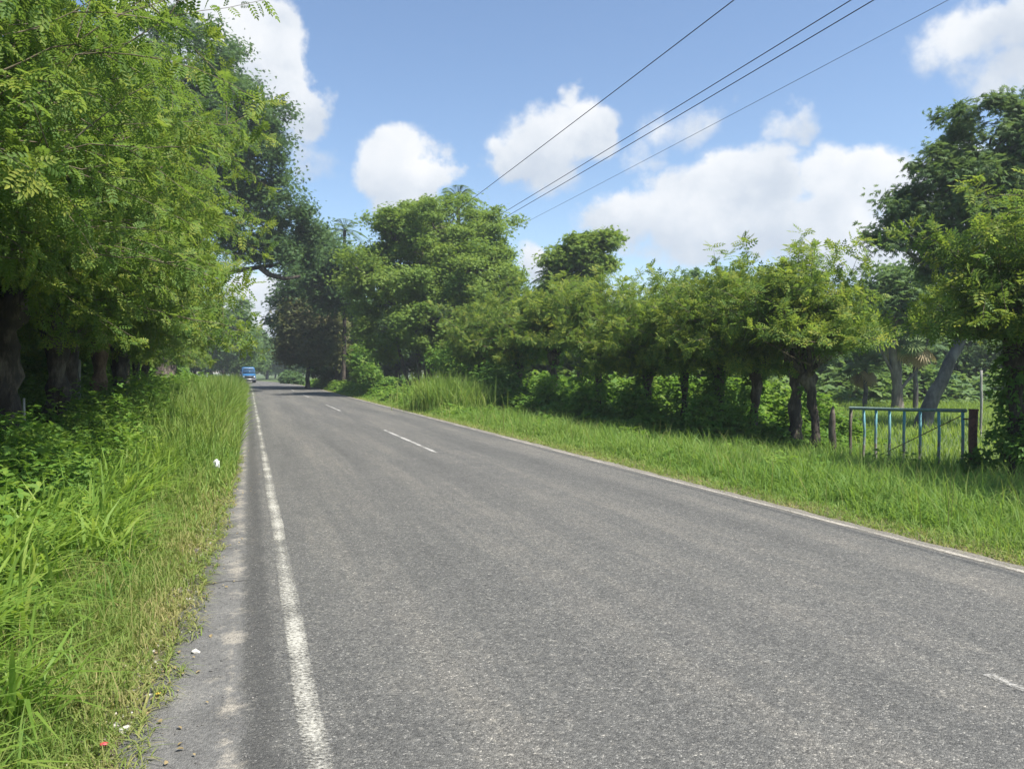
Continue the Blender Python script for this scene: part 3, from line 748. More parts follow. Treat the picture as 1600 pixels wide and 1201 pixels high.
# ------------------------------------------------------------------ clump trees (bigger crowns)
def clump_tree(seed, base, lobes, trunk_pts, trunk_r, nclump, nleaf, size, T, sig=.5, flat=.6, young_top=.5, sides=10, droop=0.0, limb_r=.12, stems=None):
    """lobes and trunk points are world coordinates; meshes are relative to base"""
    r = np.random.default_rng(seed)
    lob = np.array([l[:6] for l in lobes], float)
    vol = lob[:, 3] * lob[:, 4] * lob[:, 5]; pr = vol ** .75; pr /= pr.sum()
    pick = r.choice(len(lob), nclump, p=pr)
    d = norm(r.normal(size=(nclump, 3)))
    rad = r.uniform(.2, 1.0, nclump) ** .40 * r.choice([1.0, 1.0, 1.0, 1.08, 1.16], nclump)
    cc = lob[pick, :3] + d * lob[pick, 3:] * rad[:, None]
    ctr = (lob[:, :3] * pr[:, None]).sum(0)
    m = nclump * nleaf
    ci = np.repeat(np.arange(nclump), nleaf)
    csz = r.uniform(.45, 1.3, nclump)
    off = np.clip(r.normal(size=(m, 3)), -1.7, 1.7) * sig * csz[ci][:, None] * r.choice([.6, .9, 1.2], m)[:, None]
    off[:, 2] *= flat
    off[:, 2] -= droop * np.abs(off[:, 0] + off[:, 1])
    pos = cc[ci] + off
    out = norm(pos - cc[ci]) * .6 + norm(cc[ci] - lob[pick][ci][:, :3]) * .7
    ax = norm(out + .7 * r.normal(size=(m, 3))); ax[:, 2] -= .2 + droop
    nr = norm(out) * .5 + np.array([0, 0, .8]) + .45 * r.normal(size=(m, 3))
    age = np.clip(young_top * (off[:, 2] / (sig * flat) * .3 + .4) + r.normal(0, .12, m) + .25 * r.normal(size=nclump)[ci], 0, 1)
    lm = leaves('crown', pos - base, ax, nr, r.uniform(.75, 1.25, m) * size, T, age)
    tm = MB(); tp = np.array(trunk_pts, float) - base
    # smooth trunk
    q = []
    for a, b in zip(tp[:-1], tp[1:]): q.append(wander(a, b, 7, .012 * np.linalg.norm(b - a), r)[:-1])
    q.append(tp[-1:]); q = np.concatenate(q)
    t = np.linspace(0, 1, len(q))
    tm.tube(q, trunk_r * (1 + .5 * np.exp(-t * 12)) * (1 - .55 * t), sides, rough=.05, seed=seed)
    for st in (stems or []):
        st = np.array(st, float) - base
        tm.tube(wander(st[0], st[-1], 10, .05, r) if len(st) == 2 else st, np.linspace(trunk_r * .36, trunk_r * .16, 10 if len(st) == 2 else len(st)), 7, rough=.05, seed=seed + 3)
    bm_ = MB()
    for j in range(len(lob)):
        e = lob[j, :3] - base
        k = int(np.argmin(np.linalg.norm(q[len(q) // 2:] - (e - np.array([0, 0, 1.0])), axis=1))) + len(q) // 2
        k = min(k, len(q) - 1)
        a = q[k]; mid = (a + e) / 2 + np.array([0, 0, -.12 * np.linalg.norm(e - a)])
        pth = np.concatenate([wander(a, mid, 7, .03, r)[:-1], wander(mid, e, 7, .04, r)])
        bm_.tube(pth, np.linspace(limb_r, limb_r * .35, len(pth)), 7)
        mine = np.where(pick == j)[0]
        for c in mine[:max(3, len(mine) // 4)]:
            i0 = r.integers(5, len(pth))
            bm_.tube(wander(pth[i0], cc[c] - base, 7, .05, r), np.linspace(limb_r * .3, .012, 7), 5, cap=False)
    return tm.mesh('trunk'), bm_.mesh('branches'), lm

def L(u, v, Z, ru, rv, depth=1.0):
    c = P(u, v, Z); k = Z / F
    return (*c, ru * k, ru * k * depth, rv * k)

def build_tree(name, label, cat, seed, base, lobes, trunk, tr, nclump, nleaf, size, T, mats, group=None, **kw):
    ms = clump_tree(seed, base, lobes, trunk, tr, nclump, nleaf, size, T, **kw)
    return place(ms, name, base, label, cat, group, mats=mats)

# the big domed tree
Z = 54.0
b = P(668, 600, Z); b[2] = float(zg(b[0], b[1]))
build_tree('domed_tree', 'big dome shaped feathery light green tree right of the road in the middle', 'tree', 31, b,
           [L(690, 352, Z, 95, 40), L(765, 345, Z + 1, 42, 26), L(612, 372, Z - 1, 52, 46), L(645, 430, Z - 3, 68, 50), L(735, 425, Z - 3, 66, 55), L(783, 412, Z, 32, 48),
            L(582, 455, Z, 40, 60), L(690, 500, Z - 4, 80, 42), L(775, 490, Z - 1, 38, 45), L(605, 525, Z - 1, 45, 38), L(690, 400, Z + 2, 105, 60), L(720, 540, Z - 2, 70, 30), L(556, 418, Z - 3, 26, 46)],
           [b - (0, 0, .2), P(672, 540, Z), P(680, 450, Z), P(690, 380, Z)], .42, 560, 210, .165, T_SPRAY, ('bark_pale', 'bark_pale', 'legume'), sig=.48, flat=.55, droop=.12, limb_r=.14,
           stems=[(P(640, 610, Z - 1), P(612, 490, Z - 1)), (P(690, 612, Z - 1), P(735, 470, Z - 1)), (P(655, 612, Z - 2), P(655, 470, Z - 2))])
# the tall dark tree on the left, reaching over the road
Z = 56.0
b = np.array([-5.6, 60.0, float(zg(-5.6, 60.0))])
build_tree('overhanging_tree', 'tall dark green tree on the left whose limb reaches over the road', 'tree', 32, b,
           [L(300, 130, Z, 95, 95), L(350, 200, Z - 2, 75, 85), L(405, 245, Z - 1, 52, 62), L(425, 190, Z, 26, 40), L(430, 320, Z, 50, 45), L(458, 352, Z + 3, 42, 35), L(330, 330, Z, 90, 80), L(240, 240, Z, 120, 120), L(478, 385, Z + 5, 30, 30), L(405, 386, Z, 38, 22), L(440, 384, Z, 30, 22)],
           [b - (0, 0, .3), P(262, 440, Z + 3), P(300, 330, Z + 2), P(330, 230, Z)], .62, 640, 150, .20, T_SPRAY, ('bark', 'bark', 'dark'), sig=.6, flat=.6, limb_r=.18,
           stems=[[P(300, 440, Z + 2), P(340, 428, Z), P(385, 421, Z), P(412, 417, Z), P(436, 414, Z + 1), P(462, 408, Z + 2)], [P(408, 418, Z), P(420, 429, Z), P(445, 436, Z), P(470, 432, Z)]])
# dark cluster right of the road
Z = 78.0
b = P(535, 600, Z); b[2] = float(zg(b[0], b[1]))
build_tree('shade_tree', 'dark broad shade tree with thick trunk on the right, left of the domed tree', 'tree', 33, b,
           [L(492, 394, Z, 36, 36), L(472, 430, Z, 32, 30), L(495, 458, Z - 2, 50, 44), L(525, 445, Z - 10, 45, 42), L(441, 487, Z, 22, 18), L(500, 515, Z - 1, 62, 40), L(560, 500, Z, 40, 50), L(480, 540, Z, 36, 22), L(533, 400, Z - 11, 24, 30)],
           [b - (0, 0, .3), P(534, 560, Z), P(528, 500, Z), P(515, 420, Z)], .55, 520, 140, .26, T_SPRAY, ('bark_pale', 'bark_grey', 'dark'), sig=.75, flat=.65, limb_r=.2)
Z = 74.0
b = P(480, 604, Z); b[2] = float(zg(b[0], b[1]))
build_tree('brownish_tree', 'dull brownish green tree with drying foliage leaning towards the road bend', 'tree', 34, b,
           [L(468, 522, Z, 28, 28), L(484, 492, Z, 32, 28), L(500, 545, Z - 1, 36, 20), L(455, 550, Z, 20, 16), L(512, 515, Z, 28, 26)],
           [b - (0, 0, .2), P(482, 570, Z), P(478, 530, Z)], .22, 150, 130, .24, T_SPRAY, ('bark_grey', 'bark_pale', 'brownish'), sig=.6, flat=.7, limb_r=.1)
# tall dark glossy tree at the right, leaning trunk
Z = 28.0
b = P(1437, 672, Z); b[2] = float(zg(b[0], b[1]))
build_tree('leaning_tree', 'tall dark glossy tree at the right with a thick leaning grey trunk in the field', 'tree', 35, b,
           [L(1545, 215, Z, 72, 62), L(1500, 290, Z - .6, 62, 55), L(1402, 318, Z, 34, 28), L(1455, 258, Z, 36, 28), L(1385, 372, Z, 26, 20), L(1580, 300, Z, 80, 70), L(1640, 220, Z, 80, 80), L(1450, 350, Z, 50, 38), L(1540, 390, Z, 80, 50), L(1660, 350, Z, 80, 80), L(1480, 400, Z + .5, 45, 30)],
           [b - (0, 0, .3), P(1462, 610, Z), P(1495, 545, Z), P(1520, 470, Z), P(1540, 360, Z)], .25, 380, 110, .185, T_DROOP, ('bark_grey', 'bark_grey', 'mango'), sig=.29, flat=.7, droop=.22, limb_r=.10, sides=14)
# umbrella tree behind the row
Z = 50.0
b = P(905, 610, Z); b[2] = float(zg(b[0], b[1]))
build_tree('umbrella_tree', 'flat topped tree rising behind the pollard row left of its middle', 'tree', 36, b,
           [L(900, 385, Z, 34, 14), L(940, 378, Z, 30, 12), L(880, 412, Z, 26, 16), L(925, 415, Z, 30, 16), L(870, 450, Z, 24, 24), L(910, 460, Z, 40, 30)],
           [b - (0, 0, .2), P(905, 500, Z), P(908, 420, Z)], .2, 150, 120, .19, T_SPRAY, ('bark_grey', 'bark_grey', 'legume'), sig=.38, flat=.5, limb_r=.09)
# pale forked tree in the field
Z = 40.0
b = P(1403, 643, Z); b[2] = float(zg(b[0], b[1]))
build_tree('forked_tree', 'pale grey forked tree with bare lower limbs in the field behind the gate', 'tree', 37, b,
           [L(1395, 470, Z, 45, 32), L(1350, 480, Z, 35, 25), L(1440, 475, Z, 35, 28), L(1400, 440, Z, 40, 25)],
           [b - (0, 0, .2), P(1400, 585, Z), P(1393, 530, Z), P(1395, 480, Z)], .27, 90, 110, .21, T_SPRAY, ('bark_pale', 'bark_pale', 'far'), sig=.45, flat=.6, limb_r=.09,
           stems=[[P(1400, 592, Z), P(1388, 570, Z), P(1375, 545, Z), P(1360, 500, Z)], [P(1404, 612, Z), P(1420, 592, Z), P(1440, 570, Z), P(1452, 520, Z)]])

# ------------------------------------------------------------------ background woodland trees (three crowns, copied)
def generic(seed, h, w, n, nl, size):
    r = np.random.default_rng(seed)
    lobes = [(r.uniform(-.35, .35) * w, r.uniform(-.35, .35) * w, h * r.uniform(.32, .8), w * r.uniform(.26, .4), w * r.uniform(.26, .4), h * r.uniform(.14, .24)) for _ in range(9)]
    return clump_tree(seed, np.zeros(3), lobes, [(0, 0, -.3), (.1, .1, h * .3), (0, .2, h * .6), (.2, 0, h * .85)], .26, n, nl, size, T_SPRAY, sig=.6, flat=.65, limb_r=.12)
far_m = [generic(51, 9, 8, 240, 110, .25), generic(52, 10, 7, 240, 110, .25), generic(53, 7.5, 8.5, 240, 110, .25)]
G_B = 'woodland trees beyond the field and behind the pollard row'
BT = []
for k, (u, Z) in enumerate([(1120, 46), (1060, 52), (1000, 48), (950, 56), (880, 60), (830, 66), (770, 70), (1180, 58), (1240, 56), (1300, 58), (1345, 62), (1390, 58), (1450, 62), (1500, 56), (1550, 60), (1600, 56), (1650, 58), (1700, 52), (1275, 66), (1420, 70), (1150, 68), (1040, 72), (920, 76), (560, 84), (620, 80), (690, 84), (740, 78), (800, 80), (650, 95), (590, 98), (715, 88), (770, 92)]):
    BT.append((u, Z, (.95 if Z > 74 else .72) + .22 * ((k * 37) % 10) / 10, 'mid green woodland tree in the belt beyond the field and pollard row'))
for u, Z, s in ((395, 185, 1.55), (417, 200, 1.2), (372, 150, 1.25), (350, 130, 1.2), (445, 210, .75), (468, 190, .8), (430, 230, .9), (490, 150, 1.2), (330, 120, 1.3), (305, 150, 1.4), (285, 135, 1.3), (318, 170, 1.4)):
    BT.append((u, Z, s, 'distant tree where the road bends out of sight'))
for k, (u, Z, s, lab) in enumerate(BT):
    q = P(u, 600, Z); q[2] = float(zg(q[0], q[1]))
    place(far_m[k % 3], 'woodland_tree', q, lab, 'tree', G_B if 'woodland' in lab else 'distant trees at the road bend', rz=k * 1.3, s=(s, s, s), mats=('bark_grey', 'bark_grey', 'far'))
for k, (x, y, s) in enumerate(((-9, 12, .8), (-10, 18, .8), (-9.5, 25, .9), (-10, 33, .9), (-11, 42, 1.), (-8, 70, 1.2), (-14, 22, .9), (-13, 52, 1.1), (-12, 86, 1.2))):
    place(far_m[(k + 1) % 3], 'woodland_tree', ground_at(x, y), 'shaded tree seen dimly behind the left roadside trunks', 'tree', 'trees behind the left roadside row', rz=k * 2.2, s=(s, s, s), mats=('bark_grey', 'bark_grey', 'far'))

# ------------------------------------------------------------------ palms
def fan_palm(seed, h, R=1.0, n=24):
    r = np.random.default_rng(seed)
    tm = MB(); tm.tube(wander(np.array([0, 0, -.2]), np.array([r.normal(0, .1), r.normal(0, .1), h]), 12, .02, r), np.linspace(.13, .10, 12), 9, rough=.05, seed=seed)
    top = np.array([0, 0, h])
    def fans(n, e0, e1, RR):
        LP = []; LA = []; LN = []; LS = []
        for k in range(n):
            a = r.uniform(0, 2 * PI); el = r.uniform(e0, e1)
            d = np.array([math.cos(a) * math.cos(el), math.sin(a) * math.cos(el), math.sin(el)])
            c = top + d * RR * .75
            LP.append(c); LA.append(d + np.array([0, 0, -.35])); LN.append(np.array([0, 0, 1.0]) - d * .4 + .15 * r.normal(size=3)); LS.append(RR * r.uniform(.75, 1.1))
            tm_p.tube([top, top + d * RR * .4, c], [.02, .015, .012], 4, cap=False)
        return np.array(LP), np.array(LA), np.array(LN), np.array(LS)
    Tf = palmate(19, .85, .085, 2.2)
    tm_p = MB()
    g = fans(n, -.35, 1.4, R); dd = fans(max(5, n // 3), -1.3, -.6, R * .85)
    return tm.mesh('trunk'), tm_p.mesh('leaf_stalks'), leaves('fronds', *g, Tf, r.random(len(g[0]))), leaves('dead_fronds', *dd, Tf, r.random(len(dd[0])))
def place_palm(ms, loc, label, group, s=1.0, rz=0):
    t = empty('palm_tree', loc, label, 'palm', group, rz); t.scale = (s, s, s)
    for nm, me, ma in zip(('trunk', 'leaf_stalks', 'fronds', 'dead_fronds'), ms, ('bark_grey', 'palm', 'palm', 'deadfrond')): link(nm, me, M[ma], t)
fp = fan_palm(71, 3.35, 1.05, 28); fp2 = fan_palm(72, 2.15, 1.0, 30)
def pbase(u, Z): q = P(u, 600, Z); q[2] = float(zg(q[0], q[1])); return q
GP = 'fan palms in the field behind the gate'
place_palm(fp, pbase(1431, 40), 'taller fan palm with tawny hanging fronds behind the gate, left of the leaning trunk', GP)
place_palm(fp2, pbase(1352, 42), 'shorter fan palm with round dark crown behind the left part of the gate', GP, 1.0, 1.0)
place_palm(fp, pbase(1405, 46), 'fan palm partly behind the pale forked tree', GP, 1.12, 2.0)

def feather_palm(seed, h, R=2.2, n=18):
    r = np.random.default_rng(seed)
    tm = MB(); tm.tube(wander(np.array([0, 0, -.3]), np.array([.2, .1, h]), 14, .03, r), np.linspace(.19, .13, 14), 9, rough=.04, seed=seed)
    top = np.array([.2, .1, h]); st = MB(); LP = []; LA = []; LN = []; LS = []
    for k in range(n):
        a = 2 * PI * k / n + r.normal(0, .15); el = r.uniform(.0, 1.35)
        d = np.array([math.cos(a) * math.cos(el), math.sin(a) * math.cos(el), math.sin(el)])
        s = np.linspace(0, 1, 26)[:, None]
        pt = top + d * R * s + np.array([0, 0, -1.0]) * R * .55 * s ** 2.2
        st.tube(pt, np.linspace(.025, .006, 26), 4, cap=False)
        tan = norm(np.gradient(pt, axis=0)); side = norm(np.cross(tan, np.array([0, 0, 1.0])))
        for sg in (-1, 1):
            LP.append(pt[2:]); LA.append(norm(side * sg + tan * .7 + np.array([0, 0, -.35]))[2:]); LN.append(np.repeat([[0, 0, 1.0]], 24, 0) + .1 * r.normal(size=(24, 3)))
            LS.append(R * .26 * np.sin(np.linspace(.35, 2.9, 24)).clip(.3, 1))
    Tl = make_template([((0, 0, 0), 0, 1.0, .12, .02)], False)
    LP, LA, LN, LS = map(np.concatenate, (LP, LA, LN, LS))
    return tm.mesh('trunk'), st.mesh('leaf_stalks'), leaves('fronds', LP, LA, LN, LS, Tl, r.random(len(LP)))
def place_fp(ms, loc, label, group, s=1.0, rz=0):
    t = empty('palm_tree', loc, label, 'palm', group, rz); t.scale = (s, s, s)
    for nm, me, ma in zip(('trunk', 'leaf_stalks', 'fronds'), ms, ('bark', 'palm', 'palm')): link(nm, me, M[ma], t)
fpm = feather_palm(81, 14.0)
GF = 'feather palms rising behind the roadside trees'
q = pbase(536, 72); place_fp(fpm, q, 'feather palm with drooping fronds between the dark shade tree and the domed tree', GF, 1.03)
q = pbase(718, 70); place_fp(fpm, q, 'feather palm whose frond tips just top the domed tree near the wire', GF, 1.215, 1.2)
q = pbase(858, 50); place_fp(fpm, q, 'feather palm beside the flat topped tree behind the pollard row', GF, .56, 2.2)

# ------------------------------------------------------------------ grass clump, broad leaved plants, vines
def grass_clump(name, label, cx, cy, n, rx, ry, h, w, mat='cane'):
    S = Stuff()
    x = cx + rx * rng.normal(size=n) * .5; y = cy + ry * rng.normal(size=n) * .5
    S.add(*blades(n, x, y, h * U(.55, 1.1, n), w * U(.7, 1.3, n), U(.08, .7, n), U(0, 1, n), twist=.6))
    o = S.build(name, M[mat]); return tag(o, label, 'grass clump')
grass_clump('grass_clump', 'tall upright cane grass clump right of the road below the domed tree', 7.9, 32.5, 2600, 1.25, 2.2, 1.9, .030)
grass_clump('grass_clump', 'smaller shaded cane grass clump behind the tall one', 9.6, 34.5, 1200, 1.1, 1.6, 1.7, .030)

def leafy_plant(name, label, cat, lobes, n, size, T, mat, stem_pts=None):
    lob = np.array(lobes, float); pick = rng.integers(0, len(lob), n)
    d = norm(rng.normal(size=(n, 3))) * (rng.random(n)[:, None] ** .5)
    pos = lob[pick, :3] + d * lob[pick, 3:]
    base = np.array([lob[0, 0], lob[0, 1], float(zg(lob[0, 0], lob[0, 1]))])
    ax = norm(d + .5 * rng.normal(size=(n, 3))); ax[:, 2] -= .35
    nr = norm(d) * .8 + np.array([0, 0, .6]) + .3 * rng.normal(size=(n, 3))
    t = empty(name, base, label, cat)
    link('leaves', leaves('leaves', pos - base, ax, nr, U(*size, n), T, rng.random(n)), M[mat], t)
    mb = MB()
    for p in lob:
        r = np.random.default_rng(5)
        mb.tube(wander(np.array([rng.normal() * .1, rng.normal() * .1, -.05]), p[:3] - base, 8, .02, r), np.linspace(.02, .008, 8), 5)
    mb.build('stems', M['twig'], t)
    return t
g0 = lambda u, Z: P(u, 600, Z)[:2]
a = g0(55, 10.5)
leafy_plant('broadleaf_plant', 'weed with big pale green leaves below the left tree trunks', 'plant', [(a[0], a[1], .62, .40, .40, .22), (a[0] - .35, a[1], .45, .3, .3, .2), (a[0] + .3, a[1], .45, .3, .3, .2)], 130, (.12, .20), T_LEAF, 'weed')
a = P(915, 575, 28)
leafy_plant('broadleaf_vine', 'pale broad leaved vine climbing between the pollards in the right row', 'vine', [(*P(918, 545, 28.5), .45, .45, .5), (*P(908, 590, 28), .55, .5, .55), (*P(925, 612, 27.5), .5, .5, .4)], 240, (.14, .24), T_LEAF, 'weed')
leafy_plant('climbing_vine', 'leafy vine wrapping the pollard trunk right of the rusty gatepost', 'vine', [(12.2, 10.1, .8, .36, .36, .75), (12.3, 10.3, .35, .42, .42, .45), (12.2, 10.1, 1.5, .33, .33, .5), (12.05, 9.65, .3, .42, .42, .35), (12.05, 10.72, -.05, .32, .28, .30)], 1500, (.06, .12), T_WEED, 'weed_dark')
leafy_plant('bush', 'bright yellow green bush at the foot of the domed tree', 'bush', [(*P(700, 560, 46), 1.5, 1.5, 1.0), (*P(740, 520, 46), 1.3, 1.3, 1.0), (*P(760, 575, 44), 1.3, 1.3, .9)], 2600, (.12, .22), T_TRI, 'weed')
leafy_plant('bush', 'pale green bush beside the thick trunk of the dark shade tree', 'bush', [(*P(565, 560, 66), 1.4, 1.4, 1.3), (*P(572, 585, 64), 1.3, 1.3, .9)], 1500, (.2, .32), T_TRI, 'weed')
leafy_plant('bush', 'clipped dark round bush at the far right road edge before the bend', 'bush', [(*P(452, 590, 105), 1.5, 1.5, 1.0), (*P(462, 594, 103), 1.3, 1.3, .8)], 1300, (.25, .4), T_TRI, 'dark')
leafy_plant('bush', 'leafy vine tangle behind the last pollards', 'bush', [(*P(800, 540, 38), 1.6, 1.6, 1.2), (*P(850, 530, 36), 1.3, 1.3, 1.0), (*P(780, 590, 37), 1.4, 1.4, .8)], 3000, (.12, .2), T_TRI, 'weed_dark')

for (x, y, h, w, lab) in ((11.3, 17.6, 1.3, .7, 'low leafy bush left of the double stemmed stout pollard'), (12.9, 19.6, 1.7, .8, 'sprawling sapling bush behind the third trunk gap left of the gate'),
                          (11.5, 22.2, 1.5, .8, 'leafy bush between the slim dark pollard and the flaring one'), (11.2, 25.3, 1.2, .8, 'rounded green bush before the ivy clad pollard'),
                          (11.4, 29.2, 1.8, .9, 'tall leafy bush left of the ivy clad pollard')):
    z = float(zg(x, y))
    leafy_plant('bush', lab, 'bush', [(x, y, z + h * .55, w, w, h * .5), (x + .4, y - .3, z + h * .35, w * .8, w * .8, h * .35), (x - .3, y + .4, z + h * .75, w * .6, w * .6, h * .35)], 1500, (.07, .14), T_WEED, 'weed')

# ------------------------------------------------------------------ gate and posts
gm_, nt = newmat('chipped_turquoise_paint')
tc = N(nt, 'ShaderNodeTexCoord')
n1 = N(nt, 'ShaderNodeTexNoise', ins={'Vector': tc.outputs['Object'], 'Scale': 14.0, 'Detail': 6.0, 'Roughness': .7})
sx = N(nt, 'ShaderNodeSeparateXYZ', ins={0: tc.outputs['Object']})
f = math_(nt, 'MULTIPLY_ADD', sx.outputs['Z'], .58, math_(nt, 'MULTIPLY_ADD', n1.outputs[0], .9, -.42))
col = ramp(nt, f, [(.16, (.07, .055, .04)), (.30, (.16, .15, .125)), (.44, (.15, .235, .235)), (.62, (.095, .27, .31))])
pb = N(nt, 'ShaderNodeBsdfPrincipled', ins={'Base Color': col, 'Roughness': .6})
N(nt, 'ShaderNodeOutputMaterial', ins={'Surface': pb.outputs[0]})
M['gate'] = gm_
M['rail'] = plain_mat('weathered_rail_paint', (.10, .16, .15), (.20, .27, .25), .7, 16)
M['rust'] = plain_mat('rusty_red_steel', (.055, .026, .020), (.16, .075, .050), .85, 14)
M['post'] = bark_mat('old_post_wood', (.03, .024, .02), (.09, .07, .055), (.18, .15, .12), 9)
M['pale_post'] = bark_mat('pale_post_wood', (.16, .14, .12), (.30, .28, .25), (.42, .40, .36), 9)
gl = P(1330, 637, 17.0); gr_ = P(1510, 641, 14.25)
gl[2] = .82; gr_[2] = .90
gbase = np.array([gl[0], gl[1], float(zg(gl[0], gl[1]))])
gate = empty('field_gate', gbase, 'turquoise painted metal bar gate standing in tall grass', 'gate')
dg = gr_ - gl
def gp(t, dz=0.0): return gl + dg * t + np.array([0, 0, dz]) - gbase
mb = MB(); mb.tube([gp(-.012), gp(.5, -.01), gp(1.0)], .033, 8); mb.build('top_rail', M['rail'], gate)
for t in (0.0, .128, .250, .375, .508, .643, .793, .975):
    mb = MB(); j = rng.normal(0, .006)
    mb.tube([gp(t, -1.07), gp(t + j, -.5), gp(t, -.02)], .026 if t > 0 else .032, 8)
    mb.build('bar', M['post'] if t == 0.0 else M['gate'], gate)
mb = MB(); mb.tube([gp(.34, -.86) + (0, -.04, 0), gp(.97, -.07) + (0, -.04, 0)], .009, 6); mb.build('brace', M['rust'], gate)
for dz in (-.15, -.95):
    mb = MB(); mb.tube([gp(.975, dz), gp(1.045, dz)], .016, 6); mb.build('hinge', M['rust'], gate)
gp_ = P(1521, 643, 14.0); z0 = float(zg(gp_[0], gp_[1]))
gpost = empty('gatepost', (gp_[0], gp_[1], z0), 'rusty red gatepost at the right end of the turquoise gate', 'post')
mb = MB(); hh = .92 - z0
mb.tube([(0, 0, -.2), (.01, 0, hh * .3), (-.005, 0, hh * .65), (.01, 0, hh)], .072, 12, rough=.05); mb.build('post', M['rust'], gpost)
mb = MB(); mb.tube([(.01, 0, hh - .01), (.01, 0, hh + .02)], .084, 12); mb.build('cap', M['rust'], gpost)
def rough_post(name, label, x, y, h, r0, mat, lean=(0, 0), point=True, group=None):
    z0 = float(zg(x, y)); r = np.random.default_rng(int(abs(x * 100 + y * 10)))
    mb = MB(); n = 9
    pts = wander(np.array([x, y, z0 - .2]), np.array([x + lean[0], y + lean[1], z0 + h]), n, .008, r)
    rad = np.full(n, r0) * (1 + .06 * r.normal(size=n))
    if point: rad[-1] = r0 * .25; rad[-2] = r0 * .85
    pts -= np.array([x, y, z0]); mb.tube(pts, rad, 9, rough=.06, seed=3)
    o = mb.build(name, M[mat], None); o.location = (x, y, z0)
    return tag(o, label, 'post', group)
q = P(1303, 640, 17.5); rough_post('wooden_post', 'dark pointed wooden post just left of the turquoise gate', q[0], q[1], 1.22, .075, 'post', (-.02, 0))
q = P(1532, 600, 24); rough_post('wooden_post', 'pale thin wooden post in the field right of the gate', q[0], q[1], 2.0, .038, 'pale_post', (.03, 0), False)
for k, u in enumerate((491, 497, 503, 509, 514, 521)):
    q = P(u, 600, 92 - k * 2.2); rough_post('fence_post', 'thin pale fence post in a short row under the dark shade tree', q[0], q[1], 1.9 + .2 * (k % 3), .07, 'pale_post', (.05 * (k % 2), 0), False, 'fence posts under the shade tree')
q = P(37, 640, 11.5); rough_post('wooden_post', 'thin white stake between the two dark trunks at the left edge', q[0], q[1], 1.25, .016, 'pale_post', (0, 0), False)
q = P(119, 640, 19); rough_post('wooden_post', 'pale thin stake left of the brown sunlit trunk', q[0], q[1], 1.9, .05, 'pale_post', (.05, 0), False)
q = P(140, 640, 20); rough_post('wooden_post', 'pale forked stick leaning beside the brown sunlit trunk', q[0], q[1], 1.7, .035, 'pale_post', (.25, 0), False)

# ------------------------------------------------------------------ overhead wires
M['wire'] = plain_mat('black_wire', (.012, .012, .014), None, .5)
M['wire_pale'] = plain_mat('thin_grey_wire', (.10, .12, .15), None, .5)
def wire(x, h, r, lab, mat, y1=51.0):
    ys = np.linspace(-30, y1, 60)
    sag = .35 * (((ys - 10) / 40) ** 2 - .6)
    pts = np.stack([np.full_like(ys, x), ys, h + sag * .5], -1)
    mb = MB(); mb.tube(pts, r, 6); tag(mb.build('power_line', M[mat]), lab, 'wire', 'power lines over the right verge')
wire(9.6, 9.40, .0115, 'leftmost black overhead wire ending above the domed tree', 'wire')
wire(12.0, 9.46, .0115, 'upper black wire of the close middle pair', 'wire')
wire(12.0, 9.18, .0115, 'lower black wire of the close middle pair', 'wire')
wire(14.0, 9.50, .0065, 'thin grey overhead wire, rightmost of the four', 'wire_pale')

# ------------------------------------------------------------------ the blue van
M['blue'] = plain_mat('blue_car_paint', (.020, .11, .25), (.028, .135, .29), .3, 3, 0, .6)
M['glass'] = plain_mat('dark_glass', (.02, .05, .09), (.03, .07, .12), .08, 2)
M['black'] = plain_mat('black_plastic', (.015, .015, .016), (.03, .03, .03), .6)
M['tyre'] = plain_mat('tyre_rubber', (.012, .012, .012), (.02, .02, .02), .85)
M['steel'] = plain_mat('wheel_steel', (.35, .35, .36), (.5, .5, .5), .35, 10, .8)
M['lamp'] = plain_mat('headlight_glass', (.75, .77, .78), (.85, .86, .86), .15)
M['plate'] = plain_mat('white_plate', (.72, .72, .70), (.8, .8, .78), .5)
M['bumper'] = plain_mat('grey_bumper', (.10, .10, .11), (.16, .16, .17), .5)
M['silver'] = plain_mat('pale_trim', (.55, .60, .66), (.65, .70, .75), .35)
vy = 116.0
van = empty('blue_van', (1.62 + float(cshift(vy)), vy, .03), 'blue high roofed van approaching at the far bend of the road', 'van', rz=math.radians(4))
def loft(sections, mat, name, parent):
    """sections: list of (y, half width bottom, half width top, z0, z1); front towards -y"""
    V = []
    for (y, wb, wt, z0, z1) in sections:
        zc = z0 + (z1 - z0) * .52
        V += [(-wb * .96, y, z0), (-wb, y, z0 + .12), (-wb, y, zc), (-wt, y, z1 - .10), (-wt * .88, y, z1), (wt * .88, y, z1), (wt, y, z1 - .10), (wb, y, zc), (wb, y, z0 + .12), (wb * .96, y, z0)]
    n = 10; Q = []
    for a in range(len(sections) - 1):
        for j in range(n): Q.append((a * n + j, a * n + (j + 1) % n, (a + 1) * n + (j + 1) % n, (a + 1) * n + j))
    for e in (0, (len(sections) - 1) * n):
        for j in range(4): Q.append((e + j, e + j + 1, e + 8 - j, e + 9 - j))
    mb = MB(); mb.add(V, Q); return mb.build(name, mat, parent, smooth=False)
